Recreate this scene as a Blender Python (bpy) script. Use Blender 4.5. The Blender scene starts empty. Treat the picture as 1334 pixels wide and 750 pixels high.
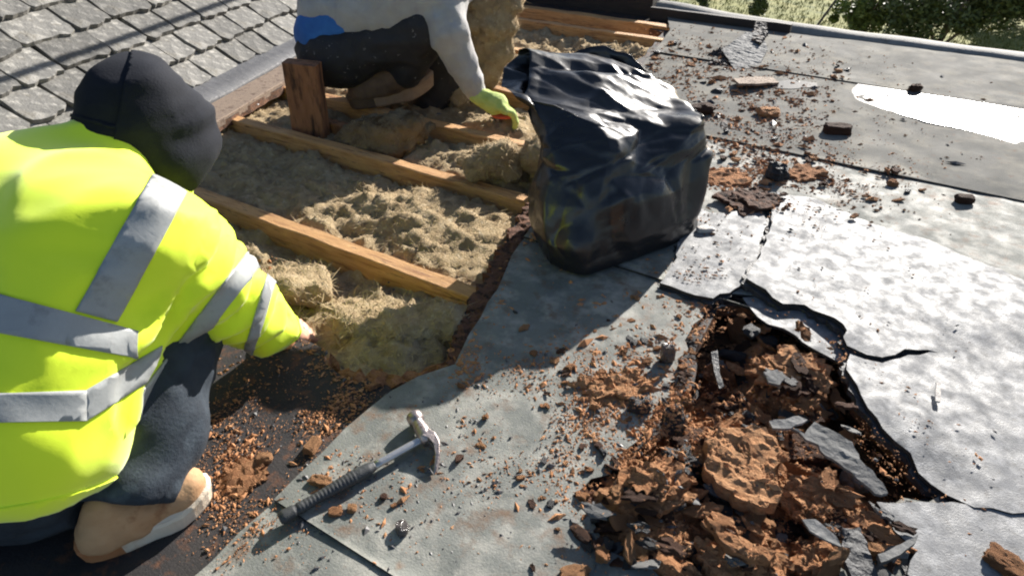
import bpy, bmesh, math, random
import numpy as np
from mathutils import Vector, Matrix, noise
from mathutils.geometry import delaunay_2d_cdt
R = math.radians
noise.seed_set(3); random.seed(7); rng = np.random.default_rng(7)
S = bpy.context.scene
COL = S.collection

# ------------------------------------------------------------------ camera, sky, sun, exposure
FPX, PITCH, YAW, CH = 850.0, R(35.0), R(31.8), 1.0
cam = bpy.data.cameras.new('camera'); cam.sensor_width = 36.0; cam.lens = FPX/1334*36
cam.clip_start = 0.02; cam.clip_end = 600
camo = bpy.data.objects.new('camera', cam); COL.objects.link(camo)
camo.location = (0, 0, CH); camo.rotation_euler = (math.pi/2-PITCH, 0, YAW)
S.camera = camo
SUN_EL, SUN_AZ = R(23.5), R(3.0)          # azimuth from +Y towards +X
W = bpy.data.worlds.new('World'); S.world = W; W.use_nodes = True
nt = W.node_tree; sky = nt.nodes.new('ShaderNodeTexSky'); sky.sky_type = 'NISHITA'; sky.sun_disc = False
sky.sun_elevation = SUN_EL; sky.sun_rotation = SUN_AZ; sky.air_density = 0.85; sky.dust_density = 0.8
bg = nt.nodes['Background']; bg.inputs['Strength'].default_value = 0.06
nt.links.new(sky.outputs[0], bg.inputs[0])
sd = Vector((math.sin(SUN_AZ)*math.cos(SUN_EL), math.cos(SUN_AZ)*math.cos(SUN_EL), math.sin(SUN_EL)))
sl = bpy.data.lights.new('sun', 'SUN'); sl.energy = 5.0; sl.angle = R(0.55); sl.color = (1.0, 0.95, 0.88)
so = bpy.data.objects.new('sun', sl); COL.objects.link(so); so.rotation_euler = sd.to_track_quat('Z', 'Y').to_euler()
so.location = (0, 10, 8)
S.view_settings.view_transform = 'Standard'; S.view_settings.look = 'None'
S.view_settings.gamma = 1.0; S.view_settings.exposure = 1.3
S.cycles.use_denoising = True; S.cycles.max_bounces = 6
S.cycles.pixel_filter_type = 'BLACKMAN_HARRIS'; S.cycles.filter_width = 2.1

# ------------------------------------------------------------------ frames
cy, sy, cp, sp = math.cos(YAW), math.sin(YAW), math.cos(PITCH), math.sin(PITCH)
def c2w(v):  # camera-ground frame (right, forward, up) -> roof frame
    return Vector((cy*v[0]-sy*v[1], sy*v[0]+cy*v[1], v[2]))
def ray(px, py):
    xr, up = (px-667)/FPX, (375-py)/FPX
    return Vector((xr, cp+sp*up, -sp+cp*up))
def Cg(px, py, z=0.0):
    r = ray(px, py); t = (z-CH)/r.z
    return Vector((r.x*t, r.y*t, z))
def Cd(px, py, D):
    r = ray(px, py); return Vector((r.x*D, r.y*D, CH+r.z*D))
def P(px, py, z=0.0): return c2w(Cg(px, py, z))
def Pd(px, py, D): return c2w(Cd(px, py, D))
def rpx(r, D): return r*D/FPX

# ------------------------------------------------------------------ materials
MATS = {}
def mat(name, c1, c2, scale=6, rough=0.7, bump=0.0, bscale=30, c3=None, c3scale=20, c3t=(0.55, 0.65), stretch=(1,1,1),
        spec=0.5, metal=0.0, rvar=0.0, rnd=0.0, detail=6, bdist=0.01, sheen=0.0, coat=0.0, c4=None, c4scale=60, c4t=(0.6,0.68)):
    m = bpy.data.materials.new(name); m.use_nodes = True; MATS[name] = m
    t = m.node_tree; N = t.nodes; L = t.links; b = N['Principled BSDF']
    tc = N.new('ShaderNodeTexCoord'); mp = N.new('ShaderNodeMapping'); mp.inputs['Scale'].default_value = stretch
    L.new(tc.outputs['Object'], mp.inputs[0])
    def nz(sc, det=detail, dist=0.0):
        n = N.new('ShaderNodeTexNoise'); n.inputs['Scale'].default_value = sc; n.inputs['Detail'].default_value = det
        n.inputs['Roughness'].default_value = 0.62; n.inputs['Distortion'].default_value = dist
        L.new(mp.outputs[0], n.inputs[0]); return n
    def ramp(src, a, bb):
        r = N.new('ShaderNodeMapRange'); r.inputs[1].default_value = a; r.inputs[2].default_value = bb; L.new(src, r.inputs[0]); return r.outputs[0]
    def mix(f, a, bb):
        x = N.new('ShaderNodeMix'); x.data_type = 'RGBA'
        L.new(f, x.inputs[0])
        for s, v in ((6, a), (7, bb)):
            if isinstance(v, tuple): x.inputs[s].default_value = (*v, 1)
            else: L.new(v, x.inputs[s])
        return x.outputs[2]
    n1 = nz(scale, dist=0.4); col = mix(ramp(n1.outputs[0], 0.32, 0.68), c1, c2)
    if c3: col = mix(ramp(nz(c3scale).outputs[0], *c3t), col, c3)
    if c4: col = mix(ramp(nz(c4scale).outputs[0], *c4t), col, c4)
    if rnd:
        oi = N.new('ShaderNodeObjectInfo'); h = N.new('ShaderNodeHueSaturation'); r = ramp(oi.outputs['Random'], 0, 1)
        rr = N.new('ShaderNodeMapRange'); rr.inputs[3].default_value = 1-rnd; rr.inputs[4].default_value = 1+rnd
        L.new(oi.outputs['Random'], rr.inputs[0]); L.new(rr.outputs[0], h.inputs['Value']); L.new(col, h.inputs['Color']); col = h.outputs[0]
    L.new(col, b.inputs['Base Color'])
    b.inputs['Roughness'].default_value = rough; b.inputs['Specular IOR Level'].default_value = spec; b.inputs['Metallic'].default_value = metal
    if rvar:
        rr = N.new('ShaderNodeMapRange'); rr.inputs[1].default_value = .35; rr.inputs[2].default_value = .65
        rr.inputs[3].default_value = max(.03, rough-rvar); rr.inputs[4].default_value = min(1, rough+rvar)
        L.new(nz(scale*1.7).outputs[0], rr.inputs[0]); L.new(rr.outputs[0], b.inputs['Roughness'])
    if sheen: b.inputs['Sheen Weight'].default_value = sheen
    if coat: b.inputs['Coat Weight'].default_value = coat
    if bump:
        bp = N.new('ShaderNodeBump'); bp.inputs['Strength'].default_value = bump; bp.inputs['Distance'].default_value = bdist
        L.new(nz(bscale, 8).outputs[0], bp.inputs['Height']); L.new(bp.outputs[0], b.inputs['Normal'])
    return m
mat('felt_grey', (.115,.122,.112), (.19,.195,.175), 9, .78, .7, 240, (.29,.283,.25), 17, (.46,.66), c4=(.15,.10,.068), c4scale=24, c4t=(.53,.72), rvar=.12, bdist=.002, spec=.35)
mat('felt_far', (.105,.105,.097), (.165,.16,.145), 4.2, .92, .5, 220, (.23,.215,.18), 9, (.46,.72), c4=(.15,.09,.06), c4scale=30, c4t=(.60,.78), rvar=.06, bdist=.002, spec=.16)
mat('felt_dark', (.018,.018,.020), (.042,.036,.034), 6, .75, .5, 200, (.13,.058,.030), 26, (.54,.70), bdist=.003, spec=.3)
mat('felt_silver', (.105,.109,.115), (.165,.168,.174), 14, .64, .7, 300, (.27,.272,.278), 44, (.47,.72), rvar=.16, c4=(.085,.083,.08), c4scale=60, c4t=(.56,.74), bdist=.0015, spec=.36)
mat('felt_edge', (.012,.012,.013), (.03,.028,.027), 20, .6, .6, 80)
mat('deck_wood', (.10,.045,.022), (.20,.085,.035), 14, .85, .7, 60, (.04,.02,.012), 22, (.52,.62), stretch=(1,5,5), bdist=.01)
mat('joist_wood', (.46,.23,.08), (.68,.39,.16), 9, .7, .5, 60, (.22,.085,.03), 6, (.53,.70), stretch=(1,9,9), rvar=.1, c4=(.07,.03,.015), c4scale=9, c4t=(.60,.70), rnd=.15)
mat('old_wood', (.24,.095,.04), (.36,.16,.07), 9, .8, .5, 60, (.06,.025,.012), 7, (.5,.66), stretch=(5,5,1))
mat('ledge_wood', (.20,.145,.105), (.30,.22,.16), 9, .85, .5, 60, (.10,.06,.04), 9, (.5,.66), stretch=(4,4,4))
mat('insulation', (.34,.245,.14), (.50,.39,.24), 14, .95, 1.0, 200, (.22,.15,.085), 24, (.58,.76), c4=(.58,.48,.33), c4scale=50, c4t=(.55,.72), bdist=.012, spec=.1)
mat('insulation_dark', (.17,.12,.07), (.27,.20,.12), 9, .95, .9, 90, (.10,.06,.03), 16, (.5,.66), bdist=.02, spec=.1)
mat('fibre', (.36,.27,.15), (.5,.38,.23), 30, .9, spec=.1, rnd=.2)
mat('rotten', (.36,.165,.078), (.54,.28,.14), 30, .92, 1.0, 170, (.17,.07,.032), 55, (.54,.66), stretch=(1,3.2,3.2), rnd=.25, bdist=.010, spec=.15)
mat('rotten_orange', (.48,.235,.112), (.66,.37,.195), 34, .92, 1.0, 170, (.30,.135,.06), 70, (.55,.67), stretch=(1,3.2,3.2), rnd=.18, bdist=.010, spec=.15)
mat('rotten_dark', (.075,.035,.022), (.15,.07,.04), 24, .85, 1.0, 140, (.03,.016,.011), 50, (.5,.62), rnd=.28, bdist=.010, spec=.25)
mat('crumb', (.36,.16,.07), (.58,.29,.14), 40, .9, rnd=.2, spec=.2)
mat('grit', (.03,.03,.034), (.09,.085,.085), 60, .5, spec=.5)
mat('felt_scrap', (.09,.09,.09), (.17,.17,.165), 20, .8, .5, 90, (.25,.24,.23), 30, (.55,.7), rnd=.3, bdist=.005, spec=.25)
mat('felt_scrap_black', (.018,.019,.022), (.05,.05,.055), 25, .55, .8, 60, rnd=.2, bdist=.01)
mat('slate', (.095,.092,.084), (.165,.158,.143), 14, .8, .6, 55, (.31,.295,.265), 24, (.50,.66), rnd=.35, c4=(.10,.088,.065), c4scale=13, c4t=(.54,.68), bdist=.008)
mat('slate_gap', (.05,.045,.04), (.08,.07,.06), 12, .9)
mat('lead', (.075,.076,.082), (.12,.12,.125), 12, .65, .35, 60, (.19,.185,.18), 20, (.58,.72), stretch=(1,3,1), rvar=.1, spec=.3)
mat('bag_plastic', (.006,.006,.0075), (.010,.010,.012), 5, .33, .12, 60, rvar=.06, spec=.6, bdist=.004)
mat('hivis', (.76,.96,.012), (.81,.985,.018), 5, .72, .10, 420, sheen=.4, bdist=.002)
mat('reflective', (.27,.28,.275), (.34,.35,.345), 14, .55, .2, 160, (.22,.225,.22), 30, (.55,.7), spec=.5, bdist=.002)
mat('navy_cloth', (.0055,.007,.012), (.010,.012,.019), 20, .9, .3, 220, bdist=.003, spec=.25)
mat('denim', (.012,.018,.028), (.028,.040,.055), 24, .85, .4, 160, (.06,.08,.10), 14, (.6,.75), stretch=(1,1,1), bdist=.004)
mat('trousers_black', (.010,.010,.013), (.022,.021,.025), 16, .75, .3, 90, (.20,.19,.19), 42, (.64,.70), bdist=.004)
mat('sweater', (.31,.30,.295), (.40,.39,.38), 14, .9, .35, 200, sheen=.2, bdist=.004)
mat('shirt_blue', (.02,.10,.34), (.03,.15,.44), 14, .8, .2, 120)
mat('glove_green', (.36,.46,.10), (.48,.58,.18), 30, .85, .4, 200)
mat('glove_palm', (.40,.06,.02), (.55,.10,.04), 30, .6)
mat('skin', (.50,.27,.18), (.58,.33,.23), 20, .5)
mat('hair', (.03,.02,.015), (.06,.04,.03), 30, .6)
mat('boot_tan', (.40,.21,.095), (.52,.31,.16), 14, .8, .35, 120, (.25,.11,.045), 20, (.55,.7), bdist=.004)
mat('sole_brown', (.26,.16,.10), (.36,.24,.15), 18, .75, .3, 80)
mat('heel_tan', (.34,.13,.045), (.44,.19,.075), 18, .75, .3, 80)
mat('boot_dark', (.085,.05,.032), (.16,.095,.06), 14, .75, .3, 120)
mat('sole_cream', (.62,.50,.36), (.74,.63,.49), 18, .7, .3, 80, (.42,.22,.09), 14, (.55,.7))
mat('lace', (.55,.45,.33), (.62,.52,.4), 30, .8)
mat('steel', (.30,.25,.235), (.42,.36,.34), 30, .38, .2, 120, (.16,.08,.05), 40, (.60,.70), metal=.85)
mat('shaft_steel', (.42,.41,.40), (.55,.54,.53), 30, .3, .1, 120, metal=.8)
mat('rubber', (.022,.024,.026), (.04,.042,.044), 40, .55, .2, 120)
mat('kerb_felt', (.17,.168,.158), (.24,.232,.215), 6, .85, .4, 90, (.12,.115,.105), 14, (.55,.7))
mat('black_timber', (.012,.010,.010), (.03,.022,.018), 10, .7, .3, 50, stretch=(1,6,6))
mat('lawn', (.15,.16,.03), (.25,.245,.055), .9, .95, .2, 30, (.29,.26,.08), 2.5, (.5,.68), c4=(.08,.105,.022), c4scale=1.7, c4t=(.52,.66))
mat('grass', (.13,.145,.032), (.24,.23,.065), 1.5, .9)
mat('leaf', (.055,.075,.018), (.10,.12,.03), 3, .6, c3=(.13,.13,.03), c3scale=5, c3t=(.56,.68))
mat('leaf_light', (.08,.12,.02), (.15,.18,.04), 3, .6)
mat('bark', (.08,.06,.04), (.14,.10,.07), 10, .9, .5, 40)
mat('wall_render', (.42,.40,.36), (.50,.47,.42), 3, .9, .3, 40)
mat('plaster', (.25,.22,.19), (.34,.30,.26), 6, .9)
mat('pale_stone', (.42,.38,.34), (.55,.50,.45), 25, .6, .4, 60, rnd=.2)
mat('wet_stone', (.035,.03,.03), (.08,.065,.06), 40, .18, .4, 60, spec=.7)
m = mat('water', (.10,.10,.095), (.14,.135,.125), 8, .20, .15, 60, bdist=.004, spec=.5); m.node_tree.nodes['Principled BSDF'].inputs['IOR'].default_value = 1.33

# ------------------------------------------------------------------ object helpers
def link(o, parent=None):
    COL.objects.link(o)
    if parent is not None: o.parent = parent
    return o
def tag(o, label=None, cat=None, group=None, kind=None):
    for k, v in (('label', label), ('category', cat), ('group', group), ('kind', kind)):
        if v: o[k] = v
    return o
def empty(name, loc=(0,0,0), label=None, cat=None, group=None):
    o = bpy.data.objects.new(name, None); o.empty_display_size = .1; o.location = loc; link(o); return tag(o, label, cat, group)
def mesh(name, verts, faces, m, parent=None, smooth=False):
    me = bpy.data.meshes.new(name); me.from_pydata([tuple(v) for v in verts], [], [tuple(int(i) for i in f) for f in faces]); me.update()
    me.materials.append(MATS[m])
    if smooth: me.polygons.foreach_set('use_smooth', [True]*len(me.polygons))
    o = bpy.data.objects.new(name, me); link(o, parent)
    if parent is not None: o.matrix_parent_inverse = Matrix.Translation(-parent.location)
    return o
def from_bm(name, bm, m, parent=None, smooth=False):
    bmesh.ops.recalc_face_normals(bm, faces=bm.faces)
    me = bpy.data.meshes.new(name); bm.to_mesh(me); bm.free(); me.materials.append(MATS[m])
    if smooth: me.polygons.foreach_set('use_smooth', [True]*len(me.polygons))
    o = bpy.data.objects.new(name, me); link(o, parent)
    if parent is not None: o.matrix_parent_inverse = Matrix.Translation(-parent.location)
    return o
def fbm(v, s, o=4): return noise.fractal(Vector(v)*s, 1.0, 2.0, o)
def inpoly(x, y, poly):
    c = False; j = len(poly)-1
    for i in range(len(poly)):
        xi, yi = poly[i][0], poly[i][1]; xj, yj = poly[j][0], poly[j][1]
        if (yi > y) != (yj > y) and x < (xj-xi)*(y-yi)/(yj-yi+1e-12)+xi: c = not c
        j = i
    return c
def rough_edge(poly, step, jag, seed=0):
    r = random.Random(seed); out = []
    for i in range(len(poly)):
        a = Vector(poly[i][:2]); b = Vector(poly[(i+1) % len(poly)][:2]); n = max(1, int((b-a).length/step))
        t = (b-a).normalized(); nn = Vector((-t.y, t.x))
        for k in range(n):
            p = a.lerp(b, k/n)
            if k or jag: p = p+nn*r.uniform(-jag, jag)+t*r.uniform(-.3, .3)*jag
            out.append(p)
    return out
def sheet_geo(outline, holes=(), spacing=.06, zf=None, thick=.006, seed=0):
    """2-D outline with holes -> thick sheet; zf(x, y) gives the top."""
    r = random.Random(seed); pts = []; edges = []
    for lp in [outline, *holes]:
        s = len(pts); pts += [Vector((p[0], p[1])) for p in lp]; n = len(lp); edges += [(s+i, s+(i+1) % n) for i in range(n)]
    xs = [p[0] for p in outline]; ys = [p[1] for p in outline]
    x = min(xs)
    while x < max(xs):
        y = min(ys)
        while y < max(ys):
            q = Vector((x+r.uniform(-.35,.35)*spacing, y+r.uniform(-.35,.35)*spacing))
            if inpoly(q.x, q.y, outline) and not any(inpoly(q.x, q.y, h) for h in holes): pts.append(q)
            y += spacing
        x += spacing
    V, E, F, *_ = delaunay_2d_cdt(pts, edges, [], 0, 1e-6)
    keep = []
    for f in F:
        c = (V[f[0]]+V[f[1]]+V[f[2]])/3
        if inpoly(c.x, c.y, outline) and not any(inpoly(c.x, c.y, h) for h in holes): keep.append(list(f))
    used = sorted({i for f in keep for i in f}); mp = {u: i for i, u in enumerate(used)}
    top = [Vector((V[u].x, V[u].y, zf(V[u].x, V[u].y) if zf else 0)) for u in used]; n = len(top)
    faces = [[mp[i] for i in f] for f in keep]
    cnt = {}
    for f in faces:
        for a, b in ((f[0], f[1]), (f[1], f[2]), (f[2], f[0])): cnt[(a, b)] = 1
    side = [(a, b) for (a, b) in cnt if (b, a) not in cnt]
    th = thick if callable(thick) else (lambda x, y: thick)
    verts = top+[v-Vector((0, 0, th(v.x, v.y))) for v in top]
    sf = []
    rim = {}
    for a, b in side:
        for q in (a, b):
            if q not in rim: rim[q] = len(verts); verts.append(top[q].copy()); verts.append(verts[q+n].copy())
        sf.append([rim[b], rim[a], rim[a]+1, rim[b]+1])
    return verts, faces+[[i+n for i in reversed(f)] for f in faces]+sf, len(faces)
def sheet(name, outline, m, parent=None, holes=(), spacing=.06, zf=None, thick=.006, edge=None, seed=0, smooth=False):
    v, f, nt_ = sheet_geo(outline, holes, spacing, zf, thick, seed)
    o = mesh(name, v, f, m, parent)
    if edge:
        o.data.materials.append(MATS[edge])
        for p in o.data.polygons:
            if p.index >= nt_: p.material_index = 1
    if smooth:
        for p in o.data.polygons:
            if p.index < nt_: p.use_smooth = True
    return o
def box_bm(bm, lo, hi, M=None):
    vs = [bm.verts.new((x, y, z)) for x in (lo[0], hi[0]) for y in (lo[1], hi[1]) for z in (lo[2], hi[2])]
    if M is not None:
        for v in vs: v.co = M @ v.co
    for q in ((0,1,3,2), (4,6,7,5), (0,4,5,1), (2,3,7,6), (0,2,6,4), (1,5,7,3)): bm.faces.new([vs[i] for i in q])
    return vs
def plank(name, lo, hi, m, parent=None, M=None, bev=.004, cuts=14, wob=.004, seed=0):
    """a beam along its longest axis, bevelled, worn and slightly wavy"""
    bm = bmesh.new(); box_bm(bm, lo, hi)
    ax = max(range(3), key=lambda i: hi[i]-lo[i])
    es = [e for e in bm.edges if abs((e.verts[0].co-e.verts[1].co)[ax]) > 1e-5]
    bmesh.ops.subdivide_edges(bm, edges=es, cuts=cuts)
    ee = [e for e in bm.edges if abs((e.verts[0].co-e.verts[1].co)[ax]) > 1e-5]
    bmesh.ops.bevel(bm, geom=ee, offset=bev, segments=1, affect='EDGES')
    for v in bm.verts:
        d = noise.noise_vector(v.co*7+Vector((seed*3.1, 0, 0)))*wob+noise.noise_vector(v.co*40+Vector((seed, 0, 0)))*wob*.5
        v.co += d
        if M is not None: v.co = M @ v.co
    return from_bm(name, bm, m, parent)

# ------------------------------------------------------------------ implicit surfaces (bodies, cloth, boots)
class Sdf:
    def __init__(s, k=.04): s.p = []; s.k = k
    def cone(s, a, b, ra, rb, k=None): s.p.append(('c', np.array(a, float), np.array(b, float), ra, rb, k)); return s
    def ell(s, c, r, M=None, k=None): s.p.append(('e', np.array(c, float), np.array(r, float), None if M is None else np.array(M), None, k)); return s
    def __call__(s, X):
        d = None
        for t, a, b, ra, rb, k in s.p:
            if t == 'c':
                ab = b-a; h = np.clip(((X-a)@ab)/(ab@ab+1e-9), 0, 1)
                e = np.linalg.norm(X-a-h[..., None]*ab, axis=-1)-(ra+(rb-ra)*h)
            else:
                q = X-a
                if ra is not None: q = q@ra
                k0 = np.linalg.norm(q/b, axis=-1); k1 = np.linalg.norm(q/(b*b), axis=-1)+1e-9; e = k0*(k0-1)/k1
            if d is None: d = e
            else:
                kk = s.k if k is None else k
                hh = np.maximum(kk-np.abs(d-e), 0)/kk; d = np.minimum(d, e)-hh*hh*kk*.25
        return d
    def bounds(s):
        lo = np.full(3, 1e9); hi = -lo
        for t, a, b, ra, rb, k in s.p:
            if t == 'c':
                for q, r in ((a, ra), (b, rb)): lo = np.minimum(lo, q-r); hi = np.maximum(hi, q+r)
            else: r = b.max(); lo = np.minimum(lo, a-r); hi = np.maximum(hi, a+r)
        return lo-.03, hi+.03
def nets(f, lo, hi, h):
    ax = [np.arange(lo[i], hi[i]+h, h) for i in range(3)]
    G = np.stack(np.meshgrid(*ax, indexing='ij'), -1); D = f(G).astype(float); ins = D < 0
    n = np.array(D.shape)-1
    acc = np.zeros((*n, 3)); cnt = np.zeros(tuple(n))
    def sl(o): return tuple(slice(o[i], o[i]+n[i]) for i in range(3))
    cs = [(i, j, k) for i in (0, 1) for j in (0, 1) for k in (0, 1)]
    for a in cs:
        for x in range(3):
            if a[x]: continue
            b = list(a); b[x] = 1; d0 = D[sl(a)]; d1 = D[sl(b)]; cr = (d0 < 0) != (d1 < 0)
            t = np.where(cr, d0/(d0-d1+1e-12), 0); p = np.zeros((*n, 3))
            for q in range(3): p[..., q] = a[q]
            p[..., x] += t; acc += p*cr[..., None]; cnt += cr
    act = cnt > 0; idx = -np.ones(tuple(n), int); idx[act] = np.arange(act.sum())
    cell = np.argwhere(act); V = (cell+acc[act]/cnt[act][:, None])*h+np.array([ax[i][0] for i in range(3)])
    faces = []
    for x in range(3):
        y, z = (x+1) % 3, (x+2) % 3
        s0 = [slice(None)]*3; s0[x] = slice(0, -1); s1 = [slice(None)]*3; s1[x] = slice(1, None)
        A = ins[tuple(s0)]; B = ins[tuple(s1)]
        for flip, e in ((False, A & ~B), (True, ~A & B)):
            c = np.argwhere(e)
            if not len(c): continue
            ok = (c[:, y] > 0) & (c[:, z] > 0) & (c[:, y] < n[y]) & (c[:, z] < n[z]); c = c[ok]
            q = []
            for dy, dz in ((-1, -1), (0, -1), (0, 0), (-1, 0)):
                k = c.copy(); k[:, y] += dy; k[:, z] += dz; q.append(idx[k[:, 0], k[:, 1], k[:, 2]])
            q = np.stack(q, 1); faces.append(q[:, ::-1] if flip else q)
    return V, np.concatenate(faces)
def sdf_geo(s, h, disp=None, cut=None):
    f = s if cut is None else (lambda X: np.maximum(s(X), cut(X)))
    lo, hi = s.bounds(); V, F = nets(f, lo, hi, h)
    e = 1e-3; g = np.stack([(s(V+np.eye(3)[i]*e)-s(V-np.eye(3)[i]*e)) for i in range(3)], -1); g /= np.linalg.norm(g, axis=-1, keepdims=True)+1e-9
    if disp is not None: V = V+g*np.array([disp(Vector(p), Vector(n)) for p, n in zip(V, g)])[:, None]
    return V, F
def to_world(V): return [c2w(v) for v in V]
def sdf_obj(name, s, h, m, parent=None, disp=None, cut=None, world=True):
    V, F = sdf_geo(s, h, disp, cut)
    return mesh(name, to_world(V) if world else V, F, m, parent, smooth=True)

# ------------------------------------------------------------------ the ground far below, the house under the roof
GZ = -2.7
bm = bmesh.new()
vs = [bm.verts.new(p) for p in ((-250,-250,GZ), (250,-250,GZ), (250,250,GZ), (-250,250,GZ))]; bm.faces.new(vs)
lawn = tag(from_bm('lawn', bm, 'lawn'), kind='structure')
J0 = Vector((-2.70, 1.745, 0)); JD = c2w((.2385, .971, 0)).normalized(); JN = Vector((-JD.y, JD.x, 0))   # the line where the slates meet the flat roof
if JN.x > 0: JN = -JN
def junc(y, off=0.0):
    q = J0-JN*off; t = (y-q.y)/JD.y; return q+JD*t
XR, YB, YF = 4.6, -3.2, 4.40
hw = empty('house_wall', (1, 0, GZ), 'pale rendered house wall below the flat roof', 'wall')
bm = bmesh.new()
for lo, hi in (((-1.0, YF-.30, GZ), (XR-.1, YF-.08, -.24)), ((XR-.32, YB, GZ), (XR-.1, YF-.301, -.24)), ((-3.6, YF-.30, GZ), (-1.002, YF-.08, -.24))):
    box_bm(bm, lo, hi)
from_bm('wall_face', bm, 'wall_render', hw)
bm = bmesh.new(); box_bm(bm, (-3.9, YB, -.30), (XR-.33, YF-.31, -.24))
tag(from_bm('ceiling', bm, 'plaster'), kind='structure')

# ------------------------------------------------------------------ the flat roof: deck with the opened bay, felt sheets, cracked silver slabs
HOLE = [P(577,489), P(540,492), P(500,500), P(440,488), P(428,470), P(424,452), P(378,432), Vector((-1.5,.79,0)), junc(.77, .20),
        junc(2.0, .22), junc(4.12, .22), Vector((-1.62,4.12,0)), P(862,42), P(850,60), P(800,110), P(740,165), P(712,195), P(700,236), P(691,264), P(664,305), P(642,345), P(622,385), P(592,432)]
HOLE = [(p.x, p.y) for p in HOLE]
holeR = rough_edge(HOLE, .05, .010, 3)
CAV = [(p.x, p.y) for p in (P(935,398), P(1000,402), P(1040,408), P(1098,440), P(1104,470), P(1112,520), P(1150,568), P(1192,612), P(1236,648), P(1150,660), P(1110,705), P(1060,760), P(900,770), P(800,720), P(770,650), P(850,570), P(900,500), P(915,440))]
cavR = rough_edge(CAV, .03, .008, 5)
roof = empty('flat_roof', (0, 0, 0)); tag(roof, kind='structure')
outer = [tuple(junc(YB)[:2]), (XR, YB), (XR, YF), tuple(junc(YF)[:2])]
sheet('deck', outer, 'felt_dark', roof, [holeR, cavR], .16, lambda x, y: 0.0+.002*fbm((x, y, 0), 5), .034, 'deck_wood', 1)
# exposed boards under the rotted patch
bx0, bx1 = min(p[0] for p in CAV)-.15, max(p[0] for p in CAV)+.15
by0, by1 = min(p[1] for p in CAV)-.15, max(p[1] for p in CAV)+.15
y = by0; i = 0
while y < by1:
    plank('deck_board', (bx0, y, -.115), (bx1, y+.118, -.095), 'deck_wood', roof, cuts=10, wob=.003, seed=i); y += .124; i += 1
# rolls of felt, one metre wide, each lapped over the one nearer the camera
def felt_z(i): return .008+.0045*i
ROLLS = [(-1.9, -.55), (-.6, .45), (.405, 1.47), (1.43, 2.50), (2.465, 3.5), (3.46, YF-.09)]
def clip_poly(poly, ax, v, keep_gt):
    out = []
    for i in range(len(poly)):
        a, b = poly[i], poly[(i+1) % len(poly)]; ia = (a[ax] >= v) == keep_gt; ib = (b[ax] >= v) == keep_gt
        if ia: out.append(a)
        if ia != ib:
            t = (v-a[ax])/(b[ax]-a[ax]); out.append((a[0]+(b[0]-a[0])*t, a[1]+(b[1]-a[1])*t))
    return out
# left border of the felt: along the stripped strip, then the torn border of the opening
LEFT = [(-.74, -1.9), (-.755, .33), (-.762, .60), P(507,517), P(545,497), P(592,482), P(612,442), P(648,382), P(668,340), P(700,292), P(716,240), P(730,195), P(760,160), P(815,115), P(858,66), P(872,46), (-1.5, YF-.09)]
LEFT = [(p[0], p[1]) for p in LEFT]
whole = rough_edge([(XR-.08, -1.9), (XR-.08, YF-.09)][::-1]+LEFT, .06, .004, 9)
cavFelt = rough_edge([(p[0], p[1]) for p in (P(925,392), P(1040,402), P(1098,432), P(1106,470), P(1116,520), P(1192,607), P(1245,648), P(1150,664), P(1115,710), P(1070,775), P(890,775), P(790,725), P(760,650), P(835,570), P(880,500), P(900,430))], .03, .012, 15)
for i, (a, b) in enumerate(ROLLS):
    pl = clip_poly(clip_poly(whole, 1, a, True), 1, b, False)
    hl = []
    if b > .2 and a < 1.6:
        h_ = clip_poly(clip_poly(cavFelt, 1, a+.004, True), 1, b-.004, False)
        if len(h_) > 2: hl = [h_]
    def zf(x, y, i=i, a=a, b=b):
        z = felt_z(i)+.0035*fbm((x, y, i*3.3), 2.5)+.0015*fbm((x, y, i), 9)
        if y > b-.05: z -= .006*(y-(b-.05))/.05
        return z
    sheet('felt_sheet', pl, 'felt_grey' if i < 4 else 'felt_far', roof, hl, .07 if i in (1, 2, 3) else .12, zf, .0055, 'felt_edge', i, smooth=True)
strip = [P(577,489), P(592,432), P(622,385), P(642,345), P(664,305), P(691,264), P(700,236), P(712,195), P(728,198), P(716,240), P(698,292), P(668,342), P(650,384), P(614,444), P(594,484)]
ob = sheet('rotten_board', rough_edge([(p.x, p.y) for p in strip], .012, .016, 77), 'rotten_dark', roof, (), .012, lambda x, y: .010+.008*fbm((x, y, 5), 40, 3), .03, seed=6); ob['label'] = 'crumbled orange board edge along the opening'
strip = [P(430,470), P(470,486), P(545,486), P(585,470), P(588,492), P(545,502), P(500,506), P(450,498)]
ob = sheet('rotten_board', rough_edge([(p.x, p.y) for p in strip], .012, .014, 78), 'rotten', roof, (), .012, lambda x, y: .002+.020*fbm((x, y, 5), 40, 3), .03, seed=7); ob['label'] = 'splintered pale board end at the near rim of the opening'
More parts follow.
